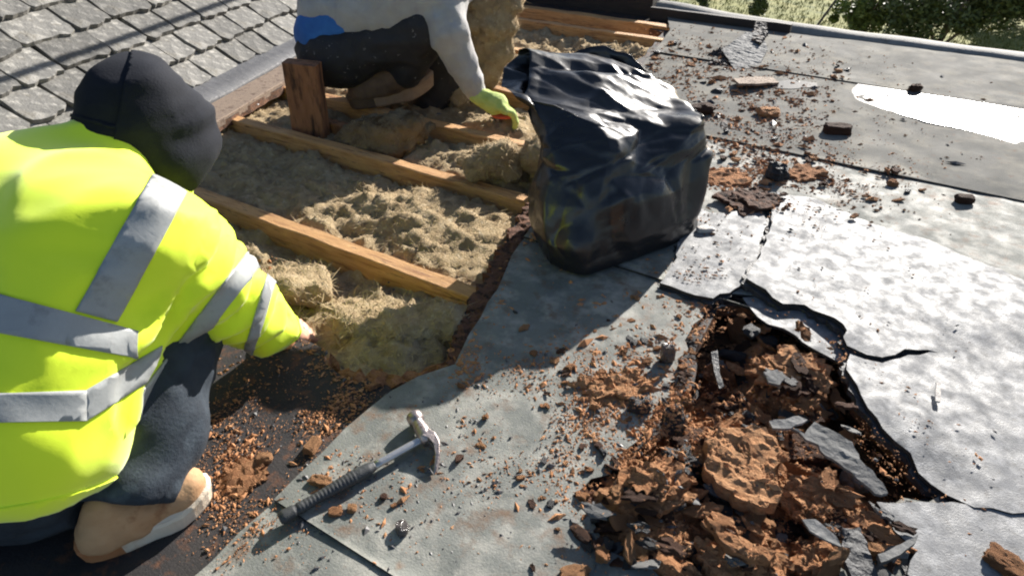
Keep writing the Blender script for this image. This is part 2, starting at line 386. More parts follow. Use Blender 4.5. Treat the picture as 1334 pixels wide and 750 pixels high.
# cracked silver-coated slabs on the right
def slab(px, z, seed, label, th=.022, droop=None, jag=.0055, m='felt_silver'):
    poly = rough_edge([(p.x, p.y) for p in (P(*q, z) for q in px)], .025, jag, seed)
    def zf(x, y):
        zz = z+.004*fbm((x, y, seed*2.7), 3)+.0012*fbm((x, y, seed), 12)
        if droop:
            for (dx, dy, dr, dz) in droop:
                c = P(dx, dy, z); d = math.hypot(x-c.x, y-c.y)
                zz += dz*math.exp(-(d/dr)**2)
        return zz
    if th > .01:
        cx_ = sum(p[0] for p in poly)/len(poly); cy2 = sum(p[1] for p in poly)/len(poly)
        big = [(p[0]+(p[0]-cx_)/max(.05, math.hypot(p[0]-cx_, p[1]-cy2))*.009, p[1]+(p[1]-cy2)/max(.05, math.hypot(p[0]-cx_, p[1]-cy2))*.009) for p in poly]
        lay = sheet('felt_underlayer', rough_edge(big, .012, .007, seed+50), 'felt_scrap_black', roof, (), .05, lambda x, y: zf(x, y)-.011+.003*fbm((x, y, seed), 30), .014, seed=seed); lay['label'] = 'torn black felt layer showing under a silver slab'
    o = sheet('felt_slab', poly, m, roof, (), .03, zf, th, 'felt_edge', seed, smooth=True); o['label'] = label; return o
slab([(898,262), (925,278), (994,272), (1000,292), (984,335), (966,372), (930,388), (905,384), (860,368), (880,335)], .032, 21, 'small pale cracked felt slab beside the bin bag')
slab([(1012,250), (1060,258), (1140,292), (1200,308), (1330,362), (1420,400), (1420,470), (1330,470), (1212,456), (1180,455), (1148,466), (1128,462), (1102,452), (1097,426), (1048,398), (1020,396), (972,366), (988,338), (1004,296)],
     .042, 22, 'large silver felt slab with a crack across its near edge', droop=[(985,365,.08,.012), (1097,430,.06,.012), (1262,462,.08,-.010), (1340,468,.10,-.012), (1420,470,.10,-.012)])
slab([(1106,462), (1128,470), (1150,473), (1182,461), (1212,459), (1222,448), (1330,460), (1420,462), (1430,712), (1340,668), (1272,658), (1236,640), (1200,610), (1186,588), (1150,560), (1128,535), (1118,505), (1100,482)],
     .037, 23, 'silver felt slab overhanging the rotted hole', droop=[(1120,520,.08,.010), (1215,615,.05,-.012)])
slab([(1142,655), (1200,651), (1262,657), (1276,648), (1340,652), (1420,695), (1400,800), (1230,790), (1180,745), (1196,715), (1165,690)], .033, 24, 'silver felt slab below the rotted hole')
slab([(966,386), (1000,390), (1040,402), (1090,426), (1102,446), (1098,474), (1070,462), (1034,438), (986,412)], .024, 25, 'narrow torn shiny felt strip under the slab edge', th=.008, jag=.009)
# far edge: rounded kerb, with a taller black upstand at its left end
n = 70; prof = [(-.115, 0), (-.10, .45), (-.085, .85), (-.06, 1.0), (.0, 1.02), (.05, .9), (.07, .3), (.075, -3.0)]
V = []; F = []
for i in range(n):
    x = -1.585+(XR+1.585)*i/(n-1); hgt = .042+.05*math.exp(-max(0, x+1.5)/.55)
    for (py, pz) in prof: V.append((x, YF+py+.006*fbm((x, 3, 1), 1.5), pz*hgt+.005*fbm((x, py, 2), 4)))
k = len(prof)
for i in range(n-1):
    for j in range(k-1): F.append((i*k+j, (i+1)*k+j, (i+1)*k+j+1, i*k+j+1))
kerb = mesh('kerb', V, F, 'kerb_felt', roof, smooth=True)
plank('edge_upstand', (-3.7, YF-.10, -.03), (-1.60, YF+.04, .30), 'black_timber', roof, cuts=8, seed=4)

plank('kerb_shade_board', (-1.59, YF-.155, .0), (-.72, YF-.118, .075), 'black_timber', roof, cuts=8, seed=14)  # low black board added; its colour gives the kerb's inner face its shade
# ------------------------------------------------------------------ joists, packing and boards inside the opening
JG = 'joists across the opened roof'
def joist(y, x0, x1, label, w=.052, d=.15, top=-.012, seed=0, skew=0.0):
    o = empty('joist', ((x0+x1)/2, y, top-d), label, 'joist', JG)
    M = Matrix.Translation((x0, y, top)) @ Matrix.Rotation(skew, 4, 'Z')
    b = plank('beam', (0, -w/2, -d), (x1-x0, w/2, 0), 'joist_wood', o, M, .004, 30, .0045, seed)
    return o
joist(1.155, -2.35, -.60, 'joist nearest the camera, ending beside the bag shadow', seed=1)
joist(1.685, -2.60, -.80, 'joist in the middle of the opening, between two insulation mats', seed=2, skew=.012)
joist(2.10, -2.75, -.95, 'dark joist gripped by the green glove', seed=3)
joist(2.62, -2.9, -1.05, 'joist behind the crouching worker and the bin bag', seed=4)
joist(3.25, -3.05, -1.2, 'joist under the far crumbled insulation', seed=5)
joist(3.80, -3.2, -1.25, 'sunlit joist next to the far roof edge', seed=6, top=.01)
joist(4.08, -3.3, -1.35, 'thin dark timber lying against the black upstand', w=.07, d=.08, top=.02, seed=7)
# noggin, upright offcut and ledge board
o = empty('noggin', (-2.02, 1.9, -.15), 'orange-brown noggin board fixed between two joists', 'noggin')
plank('board', (-2.30, 1.86, -.15), (-1.72, 1.905, -.015), 'old_wood', o, cuts=8, seed=8)
c = Pd(402, 150, 2.72); o = empty('timber_post', (c.x, c.y, -.05), 'short upright reddish timber post behind the crouching worker', 'post')
M = Matrix.Translation((c.x, c.y, 0)) @ Matrix.Rotation(R(24), 4, 'Z') @ Matrix.Rotation(R(3), 4, 'Y')
plank('post_body', (-.07, -.035, -.06), (.07, .035, .245), 'old_wood', o, M, .005, 8, .004, 9)
M = Matrix((( JD.x, -JN.x, 0, 0), (JD.y, -JN.y, 0, 0), (0, 0, 1, 0), (0, 0, 0, 1)))
def jplank(name, off0, off1, z0, z1, m, y0, y1, parent, seed, wob=.004):
    a = junc(y0); Ln = (junc(y1)-a).length
    return plank(name, (0, off0, z0), (Ln, off1, z1), m, parent, Matrix.Translation((a.x, a.y, 0)) @ M, .004, 30, wob, seed)
led = empty('ledge_board', (J0.x, J0.y, -.03), 'weathered ledge board along the foot of the slates', 'board')
jplank('board', .035, .215, -.02, .014, 'ledge_wood', -1.2, 4.2, led, 11)
wp = empty('wall_plate', (J0.x, J0.y, -.2), 'dark rough timber wall plate below the ledge board', 'timber')
jplank('beam', .06, .13, -.20, -.04, 'old_wood', -1.2, 4.2, wp, 12)

# insulation, bay by bay
IG = 'insulation mats between the joists'
FIB_V = []; FIB_F = []
def fibres(cnt, sampler, ln=(.010, .036), w=.0008):
    for _ in range(cnt):
        p, up = sampler()
        d = Vector((random.gauss(0, 1), random.gauss(0, 1), random.gauss(0, .35)+.15)).normalized()
        L_ = random.uniform(*ln); s = d.cross(up).normalized()*w*random.uniform(.7, 1.5); bend = Vector((random.gauss(0, 1), random.gauss(0, 1), random.gauss(-.4, .6)))*L_*.35
        b = len(FIB_V); FIB_V.extend((p-s, p+s, p+d*L_*.5-s+bend*.3, p+d*L_*.5+s+bend*.3, p+d*L_+bend)); FIB_F.extend(((b, b+1, b+3, b+2), (b+2, b+3, b+4)))
def batt(y0, y1, x0, x1, label, base=-.075, amp=.06, seed=0, m='insulation', bumps=(), nf=1500):
    nx, ny = int((x1-x0)/.0135), int((y1-y0)/.0135)
    V = []; F = []
    def hz(x, y):
        e = min((y-y0), (y1-y))/(.5*(y1-y0)); z = base+amp*(.55*fbm((x, y, seed), 5, 2)+.75*(abs(noise.noise((x*11+.8*noise.noise((x*20, y*20, 3)), y*11, seed+9)))-.22)+.42*(abs(noise.noise((x*27, y*27, seed+4)))-.2)+.20*fbm((x, y, seed+5), 60, 3))+.016*min(1, e*3)-.016
        for (bx, by, br, bz) in bumps: z += bz*math.exp(-((x-bx)**2+(y-by)**2)/br**2)
        return z
    for i in range(nx+1):
        for j in range(ny+1):
            x = x0+(x1-x0)*i/nx; y = y0+(y1-y0)*j/ny
            V.append((x+.006*noise.noise((x*60, y*60, 1)), y+.006*noise.noise((x*60, y*60, 7)), hz(x, y)))
    for i in range(nx):
        for j in range(ny): a = i*(ny+1)+j; F.append((a, a+ny+1, a+ny+2, a+1))
    n0 = len(V); V += [(x, y, -.23) for x, y in ((x0, y0), (x1, y0), (x1, y1), (x0, y1))]; F.append((n0+3, n0+2, n0+1, n0))
    o = mesh('insulation_mat', V, F, m, smooth=True); tag(o, label, 'insulation', IG)
    fibres(nf, lambda: ((lambda x, y: (Vector((x, y, hz(x, y)-.004)), Vector((0, 0, 1))))(random.uniform(x0, x1-.08), random.uniform(y0+.01, y1-.01))))
    return o
batt(.70, 1.128, -2.3, -.60, 'insulation mat in the near bay, strewn with brown crumbs', -.050, .06, 1, bumps=[(-1.08,.90,.10,.035), (-.86,.90,.12,.04), (-1.3,.85,.1,.02), (-1.25,1.02,.16,-.03)], nf=8000)
batt(1.183, 1.655, -2.5, -.70, 'bulging sunlit insulation mat in the second bay', -.048, .055, 2, bumps=[(-1.17,1.42,.19,.055), (-1.45,1.40,.12,.02), (-.93,1.28,.1,.02)], nf=9000)
batt(1.71, 2.072, -2.6, -.85, 'insulation mat in the third bay, below the green glove', -.05, .055, 3, bumps=[(-1.23,1.88,.14,.065), (-1.42,1.9,.1,.03)], nf=5000)
batt(2.128, 2.592, -2.7, -.95, 'insulation mat behind the gripped joist', -.08, .07, 4, bumps=[(-1.45,2.3,.13,.06)], nf=900)
batt(2.648, 3.222, -2.9, -1.1, 'crumbled insulation behind the bin bag', -.05, .075, 5, nf=1200)
batt(3.278, 3.772, -3.1, -1.2, 'insulation in the farthest open bay', -.035, .075, 6, nf=900)

# ------------------------------------------------------------------ slates, flashing
sr = empty('slate_roof', tuple(J0), 'pitched roof of thick grey weathered slates', 'roof')
PH = R(40); U = (JN*math.cos(PH)+Vector((0, 0, math.sin(PH)))); NRM = JD.cross(U);
if NRM.z < 0: NRM = -NRM
base = J0+JN*.09+Vector((0, 0, .035))
bm = bmesh.new(); a = base-JD*3.6-NRM*.03; q = [a, a+JD*7.5, a+JD*7.5+U*3.2, a+U*3.2]
vs = [bm.verts.new(p) for p in q]+[bm.verts.new(p-NRM*.06) for p in q]
for f in ((0,1,2,3), (7,6,5,4), (0,4,5,1), (1,5,6,2), (2,6,7,3), (3,7,4,0)): bm.faces.new([vs[i] for i in f])
from_bm('underlay', bm, 'slate_gap', sr)
def slate_mesh(w, l, seed):
    r = random.Random(seed); c = .022
    nb = 6; out = []
    for k in range(nb+1):
        t = k/nb; x = (t-.5)*w; yb = r.uniform(-.009, .009)
        if k == 0: out.append((-w/2, c*r.uniform(.4, 1.6)))
        out.append((x*.985+(.006 if k == 0 else -.006 if k == nb else 0), yb+(c*.25 if k in (0, nb) else 0)))
        if k == nb: out.append((w/2, c*r.uniform(.4, 1.6)))
    for k in range(1, 5): out.append((w/2+r.uniform(-.010, .003), l*k/4))
    for k in range(4, 0, -1): out.append((-w/2+r.uniform(-.003, .010), l*k/4))
    v, f, _ = sheet_geo(out, (), .05, lambda x, y: .004*noise.noise((x*14, y*14, seed*5.5))+.002*noise.noise((x*50, y*50, seed)), .020, seed)
    me = bpy.data.meshes.new('slate'); me.from_pydata([tuple(p) for p in v], [], f); me.materials.append(MATS['slate']); return me
SM = [(w, slate_mesh(w, .26, i+1)) for i, w in enumerate((.155, .18, .20, .225, .25, .17, .21, .19))]
sr_rng = random.Random(5); tilt = math.atan2(.021, .14)
for cidx in range(17):
    s = -1.75+sr_rng.uniform(-.1, .1); ex = .140*cidx
    while s < 3.2:
        w, me = SM[sr_rng.randrange(len(SM))]
        o = bpy.data.objects.new('slate', me)
        a = sr_rng.gauss(0, .012); e2 = sr_rng.gauss(0, .006)
        X = (JD*math.cos(a)+U*math.sin(a)).normalized(); Yv = (U*math.cos(a)-JD*math.sin(a)).normalized()
        Yv = (Yv-NRM*(tilt+sr_rng.gauss(0, .012))).normalized(); Z = X.cross(Yv).normalized()
        if Z.dot(NRM) < 0: X = -X; Z = X.cross(Yv).normalized()
        loc = base+JD*(s+w/2)+U*(ex+e2)+NRM*(.022+sr_rng.uniform(0, .004))
        MM = Matrix(((X.x, Yv.x, Z.x, loc.x), (X.y, Yv.y, Z.y, loc.y), (X.z, Yv.z, Z.z, loc.z), (0, 0, 0, 1)))
        link(o, sr); o.matrix_parent_inverse = Matrix.Translation(-sr.location); o.matrix_basis = MM
        s += w+sr_rng.uniform(.005, .016)
fl = empty('lead_flashing', tuple(J0), 'dark grey lead flashing along the foot of the slates', 'flashing')
V = []; F = []; n = 90
for i in range(n):
    t = -3.2+7.2*i/(n-1); p = J0+JD*t; wv = .005*fbm((t, 0, 4), 3)
    for off, z in ((-.13, .072), (-.095, .050), (-.02, .040), (.060, .030), (.066, .018), (.064, .006)):
        V.append(p-JN*off*1.0+Vector((0, 0, z+wv+.003*noise.noise((t*9, off*20, 2)))))
for i in range(n-1):
    for j in range(5): F.append((i*6+j, (i+1)*6+j, (i+1)*6+j+1, i*6+j+1))
mesh('lead_strip', V, F, 'lead', fl, smooth=True)

# a cable strung above the slates, out of the picture, whose shadow crosses them
def on_slates(px, py):
    d = c2w(ray(px, py)); q = base+NRM*.03; return CAMW_+d*((q-CAMW_).dot(NRM)/d.dot(NRM))
CAMW_ = Vector((0, 0, CH)); ca, cb_ = on_slates(0, 80)+sd*2.3, on_slates(232, 6)+sd*2.3; cd_ = cb_-ca; bm = bmesh.new()
for k in range(24):
    p0 = ca+cd_*(-2+5*k/24); p1 = ca+cd_*(-2+5*(k+1)/24); sag = lambda t: Vector((0, 0, -.10*(1-(2*t-1)**2)))
    p0 = p0+sag(k/24); p1 = p1+sag((k+1)/24); dv = p1-p0
    bmesh.ops.create_cone(bm, cap_ends=True, segments=8, radius1=.017, radius2=.017, depth=dv.length*1.02, matrix=Matrix.Translation((p0+p1)/2) @ dv.to_track_quat('Z', 'Y').to_matrix().to_4x4())
tag(from_bm('overhead_cable', bm, 'rubber', smooth=True), 'black cable strung above the slates casting a thin shadow', 'cable')

# ------------------------------------------------------------------ kneeling worker in the hi-vis jacket
def wrinkle(amp, s=(9, 9, 9), seed=0, fine=.3):
    def f(p, n):
        q = Vector((p.x*s[0], p.y*s[1], p.z*s[2]))+Vector((seed*7.7, 0, 0)); q2 = q+noise.noise_vector(q*.5)*1.2
        a = 1-abs(noise.noise(q2))*2; b = noise.noise(q2*2.7+Vector((3, 1, 2)))
        return amp*(a*.6+b*fine-.25)
    return f
def band(src, planes, m, parent, name='reflective_band', off=.0035):
    """strip of a garment between planes through (point, normal), lifted off the cloth"""
    bm = bmesh.new(); bm.from_mesh(src.data)
    for co, no in planes:
        bmesh.ops.bisect_plane(bm, geom=bm.verts[:]+bm.edges[:]+bm.faces[:], plane_co=co, plane_no=no, clear_outer=True, clear_inner=False)
    bm.normal_update()
    nn = [(v, v.normal.copy()) for v in bm.verts]
    for v, q in nn: v.co += q*off
    ext = bmesh.ops.extrude_face_region(bm, geom=bm.faces[:])
    for e in ext['geom']:
        if isinstance(e, bmesh.types.BMVert): pass
    # keep the lifted copy on top and pull the first copy back as the underside
    for v, q in nn: v.co -= q*(off+.001)
    return from_bm(name, bm, m, parent, smooth=True)
CAMW = Vector((0, 0, CH))
def pplane(a, b, inside):
    """plane through the lens and two picture points; the side holding 'inside' is kept"""
    no = c2w(ray(*a)).cross(c2w(ray(*b))).normalized()
    if no.dot(c2w(ray(*inside))) > 0: no = -no
    return (CAMW, no)
bootc = Cg(190, 690)
w1 = empty('person', tuple(c2w(Cg(120, 690))), 'kneeling worker in hi-vis yellow jacket and dark hood reaching into the opening', 'person', 'workers on the roof')
def D3(px, py, D, r): return Cd(px, py, D), r*D/FPX
jk = Sdf(.07)
def jc(a, b, k=None):
    pa, ra = D3(*a); pb, rb = D3(*b); jk.cone(pa, pb, ra, rb, k)
jc((40,545,1.02,128), (110,345,1.10,128))
jc((-80,540,1.04,128), (-20,345,1.12,128))
jc((185,308,1.10,72), (-70,285,1.16,86))
jc((70,262,1.17,88), (140,215,1.20,62))
jc((200,318,1.09,74), (276,378,1.22,56), .05)
jc((276,378,1.22,55), (350,424,1.46,34), .03)
def fold1(p, n):
    w = wrinkle(.011, (5.5, 5.5, 8), 1, .18)(p, n)
    w += .010*(.5-abs(noise.noise(Vector((p.x*7, p.y*7, p.z*4))+Vector((9, 2, 4))+noise.noise_vector(p*4)*.8))*2)
    # tight folds round the sleeve
    e = Cd(276, 378, 1.22); c = Cd(350, 424, 1.46); s0 = Cd(200, 318, 1.09)
    ax = (c-e); t = (p-e).dot(ax)/ax.length_squared
    if -.2 < t < 1.05 and p.x > -.66: w += .011*math.sin(t*21+3*noise.noise(p*14))*min(1, max(0, t+.2)*4)
    ax = (e-s0); t = (p-s0).dot(ax)/ax.length_squared
    if .1 < t < 1.1 and p.x > -.60: w += .010*math.sin(t*17+4*noise.noise(p*10))
    return w
hem0, hem1, hem2 = Cd(0, 676, .90), Cd(110, 645, .92), Cd(196, 485, 1.0)
hn = Vector((.10, -.62, -.80)).normalized(); hc = np.array(Cd(60, 668, .94)); hnn = np.array(hn)
jcut = lambda X: np.maximum((X-hc)@hnn, (X-np.array(Cd(368, 436, 1.48)))@np.array((Cd(368, 436, 1.5)-Cd(300, 395, 1.3)).normalized()))
jacket = sdf_obj('jacket', jk, .0125, 'hivis', w1, fold1, jcut)
jacket['label'] = 'hi-vis yellow jacket with grey reflective bands'
CU = (Cd(350, 424, 1.46)-Cd(276, 378, 1.22)); 
near = (c2w(Cd(90, 400, 1.07)), -c2w(Vector((.05, -.75, .66))).normalized())    # keeps the back of the torso only
rightof = lambda a, b: pplane(a, b, (a[0]+60, a[1]+40))
band(jacket, [pplane((200,226), (94,412), (215,240)), pplane((246,246), (146,430), (215,240)), near, pplane((150,180), (300,240), (150,420)), pplane((60,395), (250,445), (190,300))], 'reflective', jacket)
band(jacket, [pplane((0,383), (180,432), (60,425)), pplane((0,434), (176,466), (60,425)), near, pplane((182,380), (176,500), (60,425))], 'reflective', jacket)
band(jacket, [pplane((0,512), (110,508), (60,530)), pplane((0,550), (110,548), (60,530)), near, pplane((112,400), (112,700), (60,530))], 'reflective', jacket)
band(jacket, [pplane((111.5,508), (190,462), (150,510)), pplane((111.5,548), (200,492), (150,510)), near, pplane((111.5,400), (111.5,700), (150,510))], 'reflective', jacket)
arm_keep = (c2w(Cd(225, 340, 1.12)), c2w(-CU).normalized())
for (a, b), (c, d), ins in (((312,340), (248,424)), ((330,358), (268,436)), (290,390)), (((338,388), (318,455)), ((350,396), (330,460)), (335,425)):
    band(jacket, [pplane(a, b, ins), pplane(c, d, ins), arm_keep], 'reflective', jacket)
hw_n = c2w(hn); hw_c = c2w(Vector(hc))
ob = band(jacket, [(hw_c-hw_n*.022, -hw_n), (c2w(Cd(225, 400, 1.05)), c2w(Vector((1, .2, .1))).normalized())], 'hivis', jacket, 'hem', .003)
cuv = c2w(CU).normalized(); ob = band(jacket, [(c2w(Cd(368, 436, 1.48))-cuv*.022, -cuv)], 'hivis', jacket, 'cuff', .004)
# hood with its shoulder cape, open towards the face
hd = Sdf(.05)
Mh = Matrix.Rotation(0, 3, 'Z')
pa, ra = D3(180, 142, 1.22, 60); pb, rb = D3(216, 165, 1.26, 56); hd.cone(pa, pb, ra, rb)
pa, ra = D3(178, 108, 1.25, 34); pb, rb = D3(158, 178, 1.20, 50); hd.cone(pa, pb, ra, rb)
pa, ra = D3(240, 182, 1.30, 40); pb, rb = D3(218, 215, 1.24, 38); hd.cone(pa, pb, ra, rb)
fdir = np.array((Vector((.62, .62, -.48))).normalized()); fc = np.array(Cd(232, 178, 1.32))+fdir*.055
hood = sdf_obj('hood', hd, .010, 'navy_cloth', w1, lambda p, n: wrinkle(.013, (5, 5, 13), 4, .25)(p, n)+.0025*(1-2*abs(noise.noise(p*13))), lambda X: (X-fc)@fdir)
band(hood, [pplane((168,60), (140,200), (172,130)), pplane((172.5,60), (144.5,200), (171,130))], 'navy_cloth', hood, 'hood_seam', .003)
band(hood, [pplane((100,150), (290,205), (190,178)), pplane((100,154.5), (290,209.5), (190,178))], 'navy_cloth', hood, 'hood_seam', .0025)
# collar of the jacket round the hood
cl = Sdf(.02); pa = Cd(135, 196, 1.20)
for k in range(10):
    t = k/9; q0 = Cd(96+130*t, 184+60*t-24*math.sin(math.pi*t), 1.15+.03*math.sin(math.pi*t)+.10*t)
    t2 = (k+1)/9; q1 = Cd(96+130*t2, 184+60*t2-24*math.sin(math.pi*t2), 1.15+.03*math.sin(math.pi*t2)+.10*t2)
    if k < 9: cl.cone(q0, q1, .016+.018*min(1, k/2.5), .016+.018*min(1, (k+1)/2.5))
sdf_obj('collar', cl, .009, 'hivis', w1, wrinkle(.006, (12, 12, 12), 3))
# body: head in the hood, arm and bare hand reaching into the opening
def hand_sdf(s, wrist, palm, fdir, side, L=.085, r=.0085, curl=.5, up=Vector((0, 0, 1))):
    """palm and five fingers; fdir = finger direction, side = towards the thumb"""
    s.cone(wrist, palm, .024, .026, .02)
    for i, f in enumerate((.92, 1.0, .95, .76)):
        b = palm+fdir*.025+side*(.028-.0185*i)*(r/.0085)*.72/.72; m_ = b+fdir*L*.45*f-up*L*.10*curl; e = m_+(fdir*(1-curl*.7)-up*curl).normalized()*L*.33*f; t = e+(fdir*(.6-curl)-up*(.4+curl)).normalized()*L*.26*f
        s.cone(palm+side*(.02-.0135*i), b, .015, r*1.15, .012); s.cone(b, m_, r*1.1, r, .004); s.cone(m_, e, r, r*.92, .004); s.cone(e, t, r*.92, r*.8, .004)
    b = palm-fdir*.012+side*.026; m_ = b+(side*.8+fdir*.6).normalized()*.036-up*.006; t = m_+(side*.25+fdir*.95).normalized()*.03-up*.012*curl
    s.cone(palm-fdir*.01, b, .02, .014, .015); s.cone(b, m_, .0125, .0105, .006); s.cone(m_, t, .0105, .0085, .004)
bd = Sdf(.03)
hc_ = Cd(205, 165, 1.285); fdv = Vector((.62, .62, -.48)).normalized()
bd.ell(hc_, (.066, .078, .088)); bd.cone(hc_+fdv*.03-Vector((0,0,.03)), hc_+fdv*.045-Vector((0,0,.06)), .055, .042)
bd.cone(hc_+fdv*.085, hc_+fdv*.097-Vector((0,0,.022)), .010, .014, .012)
bd.cone(hc_-Vector((0,.02,.06)), Cd(110, 260, 1.20), .055, .06)
bd.cone(Cd(110, 260, 1.20), Cd(30, 540, 1.04), .10, .09); bd.cone(Cd(185, 308, 1.10), Cd(-70, 285, 1.16), .05, .05)
wr = Cd(358, 429, 1.50); pm = Cd(378, 430, 1.575)
bd.cone(Cd(200, 318, 1.09), Cd(276, 378, 1.22), .045, .036); bd.cone(Cd(276, 378, 1.22), wr, .036, .026)
hand_sdf(bd, wr, pm, (Cg(400, 428, -.02)-pm).normalized(), Vector((-.6, .5, .4)).normalized(), curl=.55)
sdf_obj('body', bd, .0075, 'skin', w1)
# trousers: near leg bent with the knee up under the arm, far leg kneeling
tr = Sdf(.05)
def tc(s, a, b, k=None):
    pa, ra = D3(*a); pb, rb = D3(*b); s.cone(pa, pb, ra, rb, k)
tc(tr, (40,600,1.10,88), (214,446,1.22,62)); tc(tr, (214,446,1.22,60), (208,556,1.17,50)); tc(tr, (208,556,1.17,50), (178,636,1.13,60))
tc(tr, (40,600,1.10,92), (-80,600,1.10,92)); tc(tr, (-60,610,1.12,70), (-40,560,1.30,55)); tc(tr, (-40,575,1.30,48), (20,655,1.14,44))
cutz = np.array(Cd(180, 650, 1.12)); cn = np.array((Cd(180, 655, 1.12)-Cd(196, 575, 1.14)).normalized())
trousers = sdf_obj('trousers', tr, .011, 'denim', w1, wrinkle(.012, (9, 9, 16), 6), lambda X: np.where((X[..., 0] > -.72), (X-cutz)@cn, -1))
# boots
def boot(parent, heel, toe, ankle, upper, sole, sc=1.0, name='boot', laces=True, lean=0):
    Lb = (toe-heel).length; ex = (toe-heel)/Lb; ez = Vector((0, 0, 1)); ez = (ez-ex*ez.dot(ex)).normalized(); ey = ez.cross(ex)
    def T(x, y, z): return heel+ex*x*Lb+ey*y*Lb+ez*z*Lb
    s = Sdf(.04*sc)
    s.cone(T(.14,0,.17), T(.40,0,.17), .155*Lb, .155*Lb); s.cone(T(.40,.0,.16), T(.80,.02,.155), .15*Lb, .155*Lb); s.cone(T(.80,.02,.24), T(.87,.01,.27), .185*Lb, .15*Lb)
    s.cone(T(.18,0,.2), ankle, .16*Lb, .17*Lb); s.cone(T(.45,0,.25), T(.25,0,.45), .13*Lb, .14*Lb)
    z0 = np.array(T(0,0,.12)); nz_ = np.array(-ez)
    up = sdf_obj('boot', s, .0065*sc, upper, parent, lambda p, n: .003*noise.noise(p*40), lambda X: (X-z0)@nz_)
    out = []
    for k in range(28):
        a = 2*math.pi*k/28; x = .5+.53*math.cos(a); hw_ = .165+.035*(x > .55)*math.sin(min(1, max(0, (x-.5)/.5))*math.pi); y = math.copysign(abs(math.sin(a))**.6, math.sin(a))*hw_*1.15
        out.append((x, y))
    V = []; F = []; n = len(out)
    for z, k in ((0., .97), (.02, 1.03), (.155, 1.08), (.185, 1.02)):
        for x, y in out: V.append(c2w(T(.5+(x-.5)*k, y*k, z+(.06*max(0, x-.75)/.25 if z < .05 else .07*max(0, x-.75)/.25))))
    for r_ in range(3):
        for k in range(n): F.append((r_*n+k, r_*n+(k+1) % n, (r_+1)*n+(k+1) % n, (r_+1)*n+k))
    F.append(tuple(range(n))[::-1]); F.append(tuple(range(3*n, 4*n)))
    so_ = mesh('sole', V, F, sole, up, smooth=False)
    so_.data.materials.append(MATS['boot_dark' if upper == 'boot_dark' else 'heel_tan'])
    for p_ in so_.data.polygons:
        if (Vector(p_.center)-c2w(heel)).dot(c2w(ex)) < .24*Lb: p_.material_index = 1
    if laces:
        tg = Sdf(.03); tg.cone(T(.62,-.05,.42), T(.76,-.04,.40), .075*Lb, .06*Lb); sdf_obj('tongue', tg, .005, 'lace', up)
        for k in range(4):
            l = Sdf(.004); x = .60+.055*k; z = .485-.012*k
            l.cone(T(x, -.085, z), T(x+.02, 0, z+.018), .0055, .0055); l.cone(T(x+.02, 0, z+.018), T(x, .085, z), .0055, .0055); sdf_obj('lace', l, .003, 'lace', up)
    return up
bt = empty('boot_holder', (0, 0, 0)); bpy.data.objects.remove(bt)
heel = Cg(117, 722); toe = Cg(272, 648); boot(w1, heel, toe, Cd(178, 640, 1.13), 'boot_tan', 'sole_cream')
boot(w1, Cg(-10, 705), Cg(60, 668), Cd(20, 655, 1.14), 'boot_tan', 'sole_cream', laces=False)

# ------------------------------------------------------------------ worker crouching beyond the joists
w2 = empty('person', tuple(c2w(Cg(490, 130))), 'crouching worker in grey sweater and green gloves gripping a joist', 'person', 'workers on the roof')
sw = Sdf(.08)
tc(sw, (436,14,2.76,46), (500,-8,2.70,54)); tc(sw, (500,-8,2.70,54), (575,-44,2.62,54)); tc(sw, (464,28,2.68,24), (530,4,2.64,34))
tc(sw, (566,-40,2.58,38), (582,42,2.60,26), .05); tc(sw, (582,42,2.60,25), (622,124,2.74,14), .03)
tc(sw, (590,-50,2.95,38), (618,15,3.15,26), .05); tc(sw, (618,15,3.15,26), (640,80,3.3,20), .03)
sc_ = np.array(Cd(425, 46, 2.7)); sn = np.array(Vector((-.42, -.10, -.88)).normalized())
wc = np.array(Cd(627, 131, 2.77)); wn = np.array((Cd(627, 131, 2.77)-Cd(600, 70, 2.65)).normalized())
sdf_obj('sweater', sw, .014, 'sweater', w2, (lambda p, n: wrinkle(.018, (7, 7, 7), 11)(p, n)+wrinkle(.008, (16, 16, 10), 5)(p, n)), lambda X: np.maximum(np.where(X[..., 0] < -.45, (X-sc_)@sn, -1), np.where(X[..., 0] > -.35, (X-wc)@wn, -1)))
sh = Sdf(.06); tc(sh, (423,44,2.77,38), (452,34,2.74,40)); sdf_obj('shirt', sh, .012, 'shirt_blue', w2, wrinkle(.008, (9, 9, 9), 2))
t2 = Sdf(.035)
tc(t2, (424,72,2.80,38), (450,74,2.78,36)); tc(t2, (440,74,2.76,36), (556,36,2.66,32)); tc(t2, (556,36,2.66,31), (528,92,2.80,22))
tc(t2, (450,66,2.95,42), (590,64,3.0,36)); tc(t2, (590,64,3.0,34), (560,125,3.1,26))
sdf_obj('trousers', t2, .013, 'trousers_black', w2, wrinkle(.016, (9, 9, 9), 8))
b2 = Sdf(.04)
hx = Cd(628, -110, 2.70); b2.ell(hx, (.085, .075, .11)); b2.cone(hx+Vector((.05, -.02, -.04)), hx+Vector((.06, -.02, -.075)), .045, .04); b2.cone(hx+Vector((.09,-.02,-.01)), hx+Vector((.102,-.02,-.03)), .012, .015)
b2.cone(hx, Cd(580, -60, 2.68), .055, .07); b2.cone(Cd(575, -48, 2.66), Cd(438, 20, 2.80), .11, .09)
b2.cone(Cd(574, -40, 2.58), Cd(588, 42, 2.60), .05, .04); b2.cone(Cd(588, 42, 2.60), Cd(624, 124, 2.76), .04, .028)
sdf_obj('body', b2, .012, 'skin', w2)
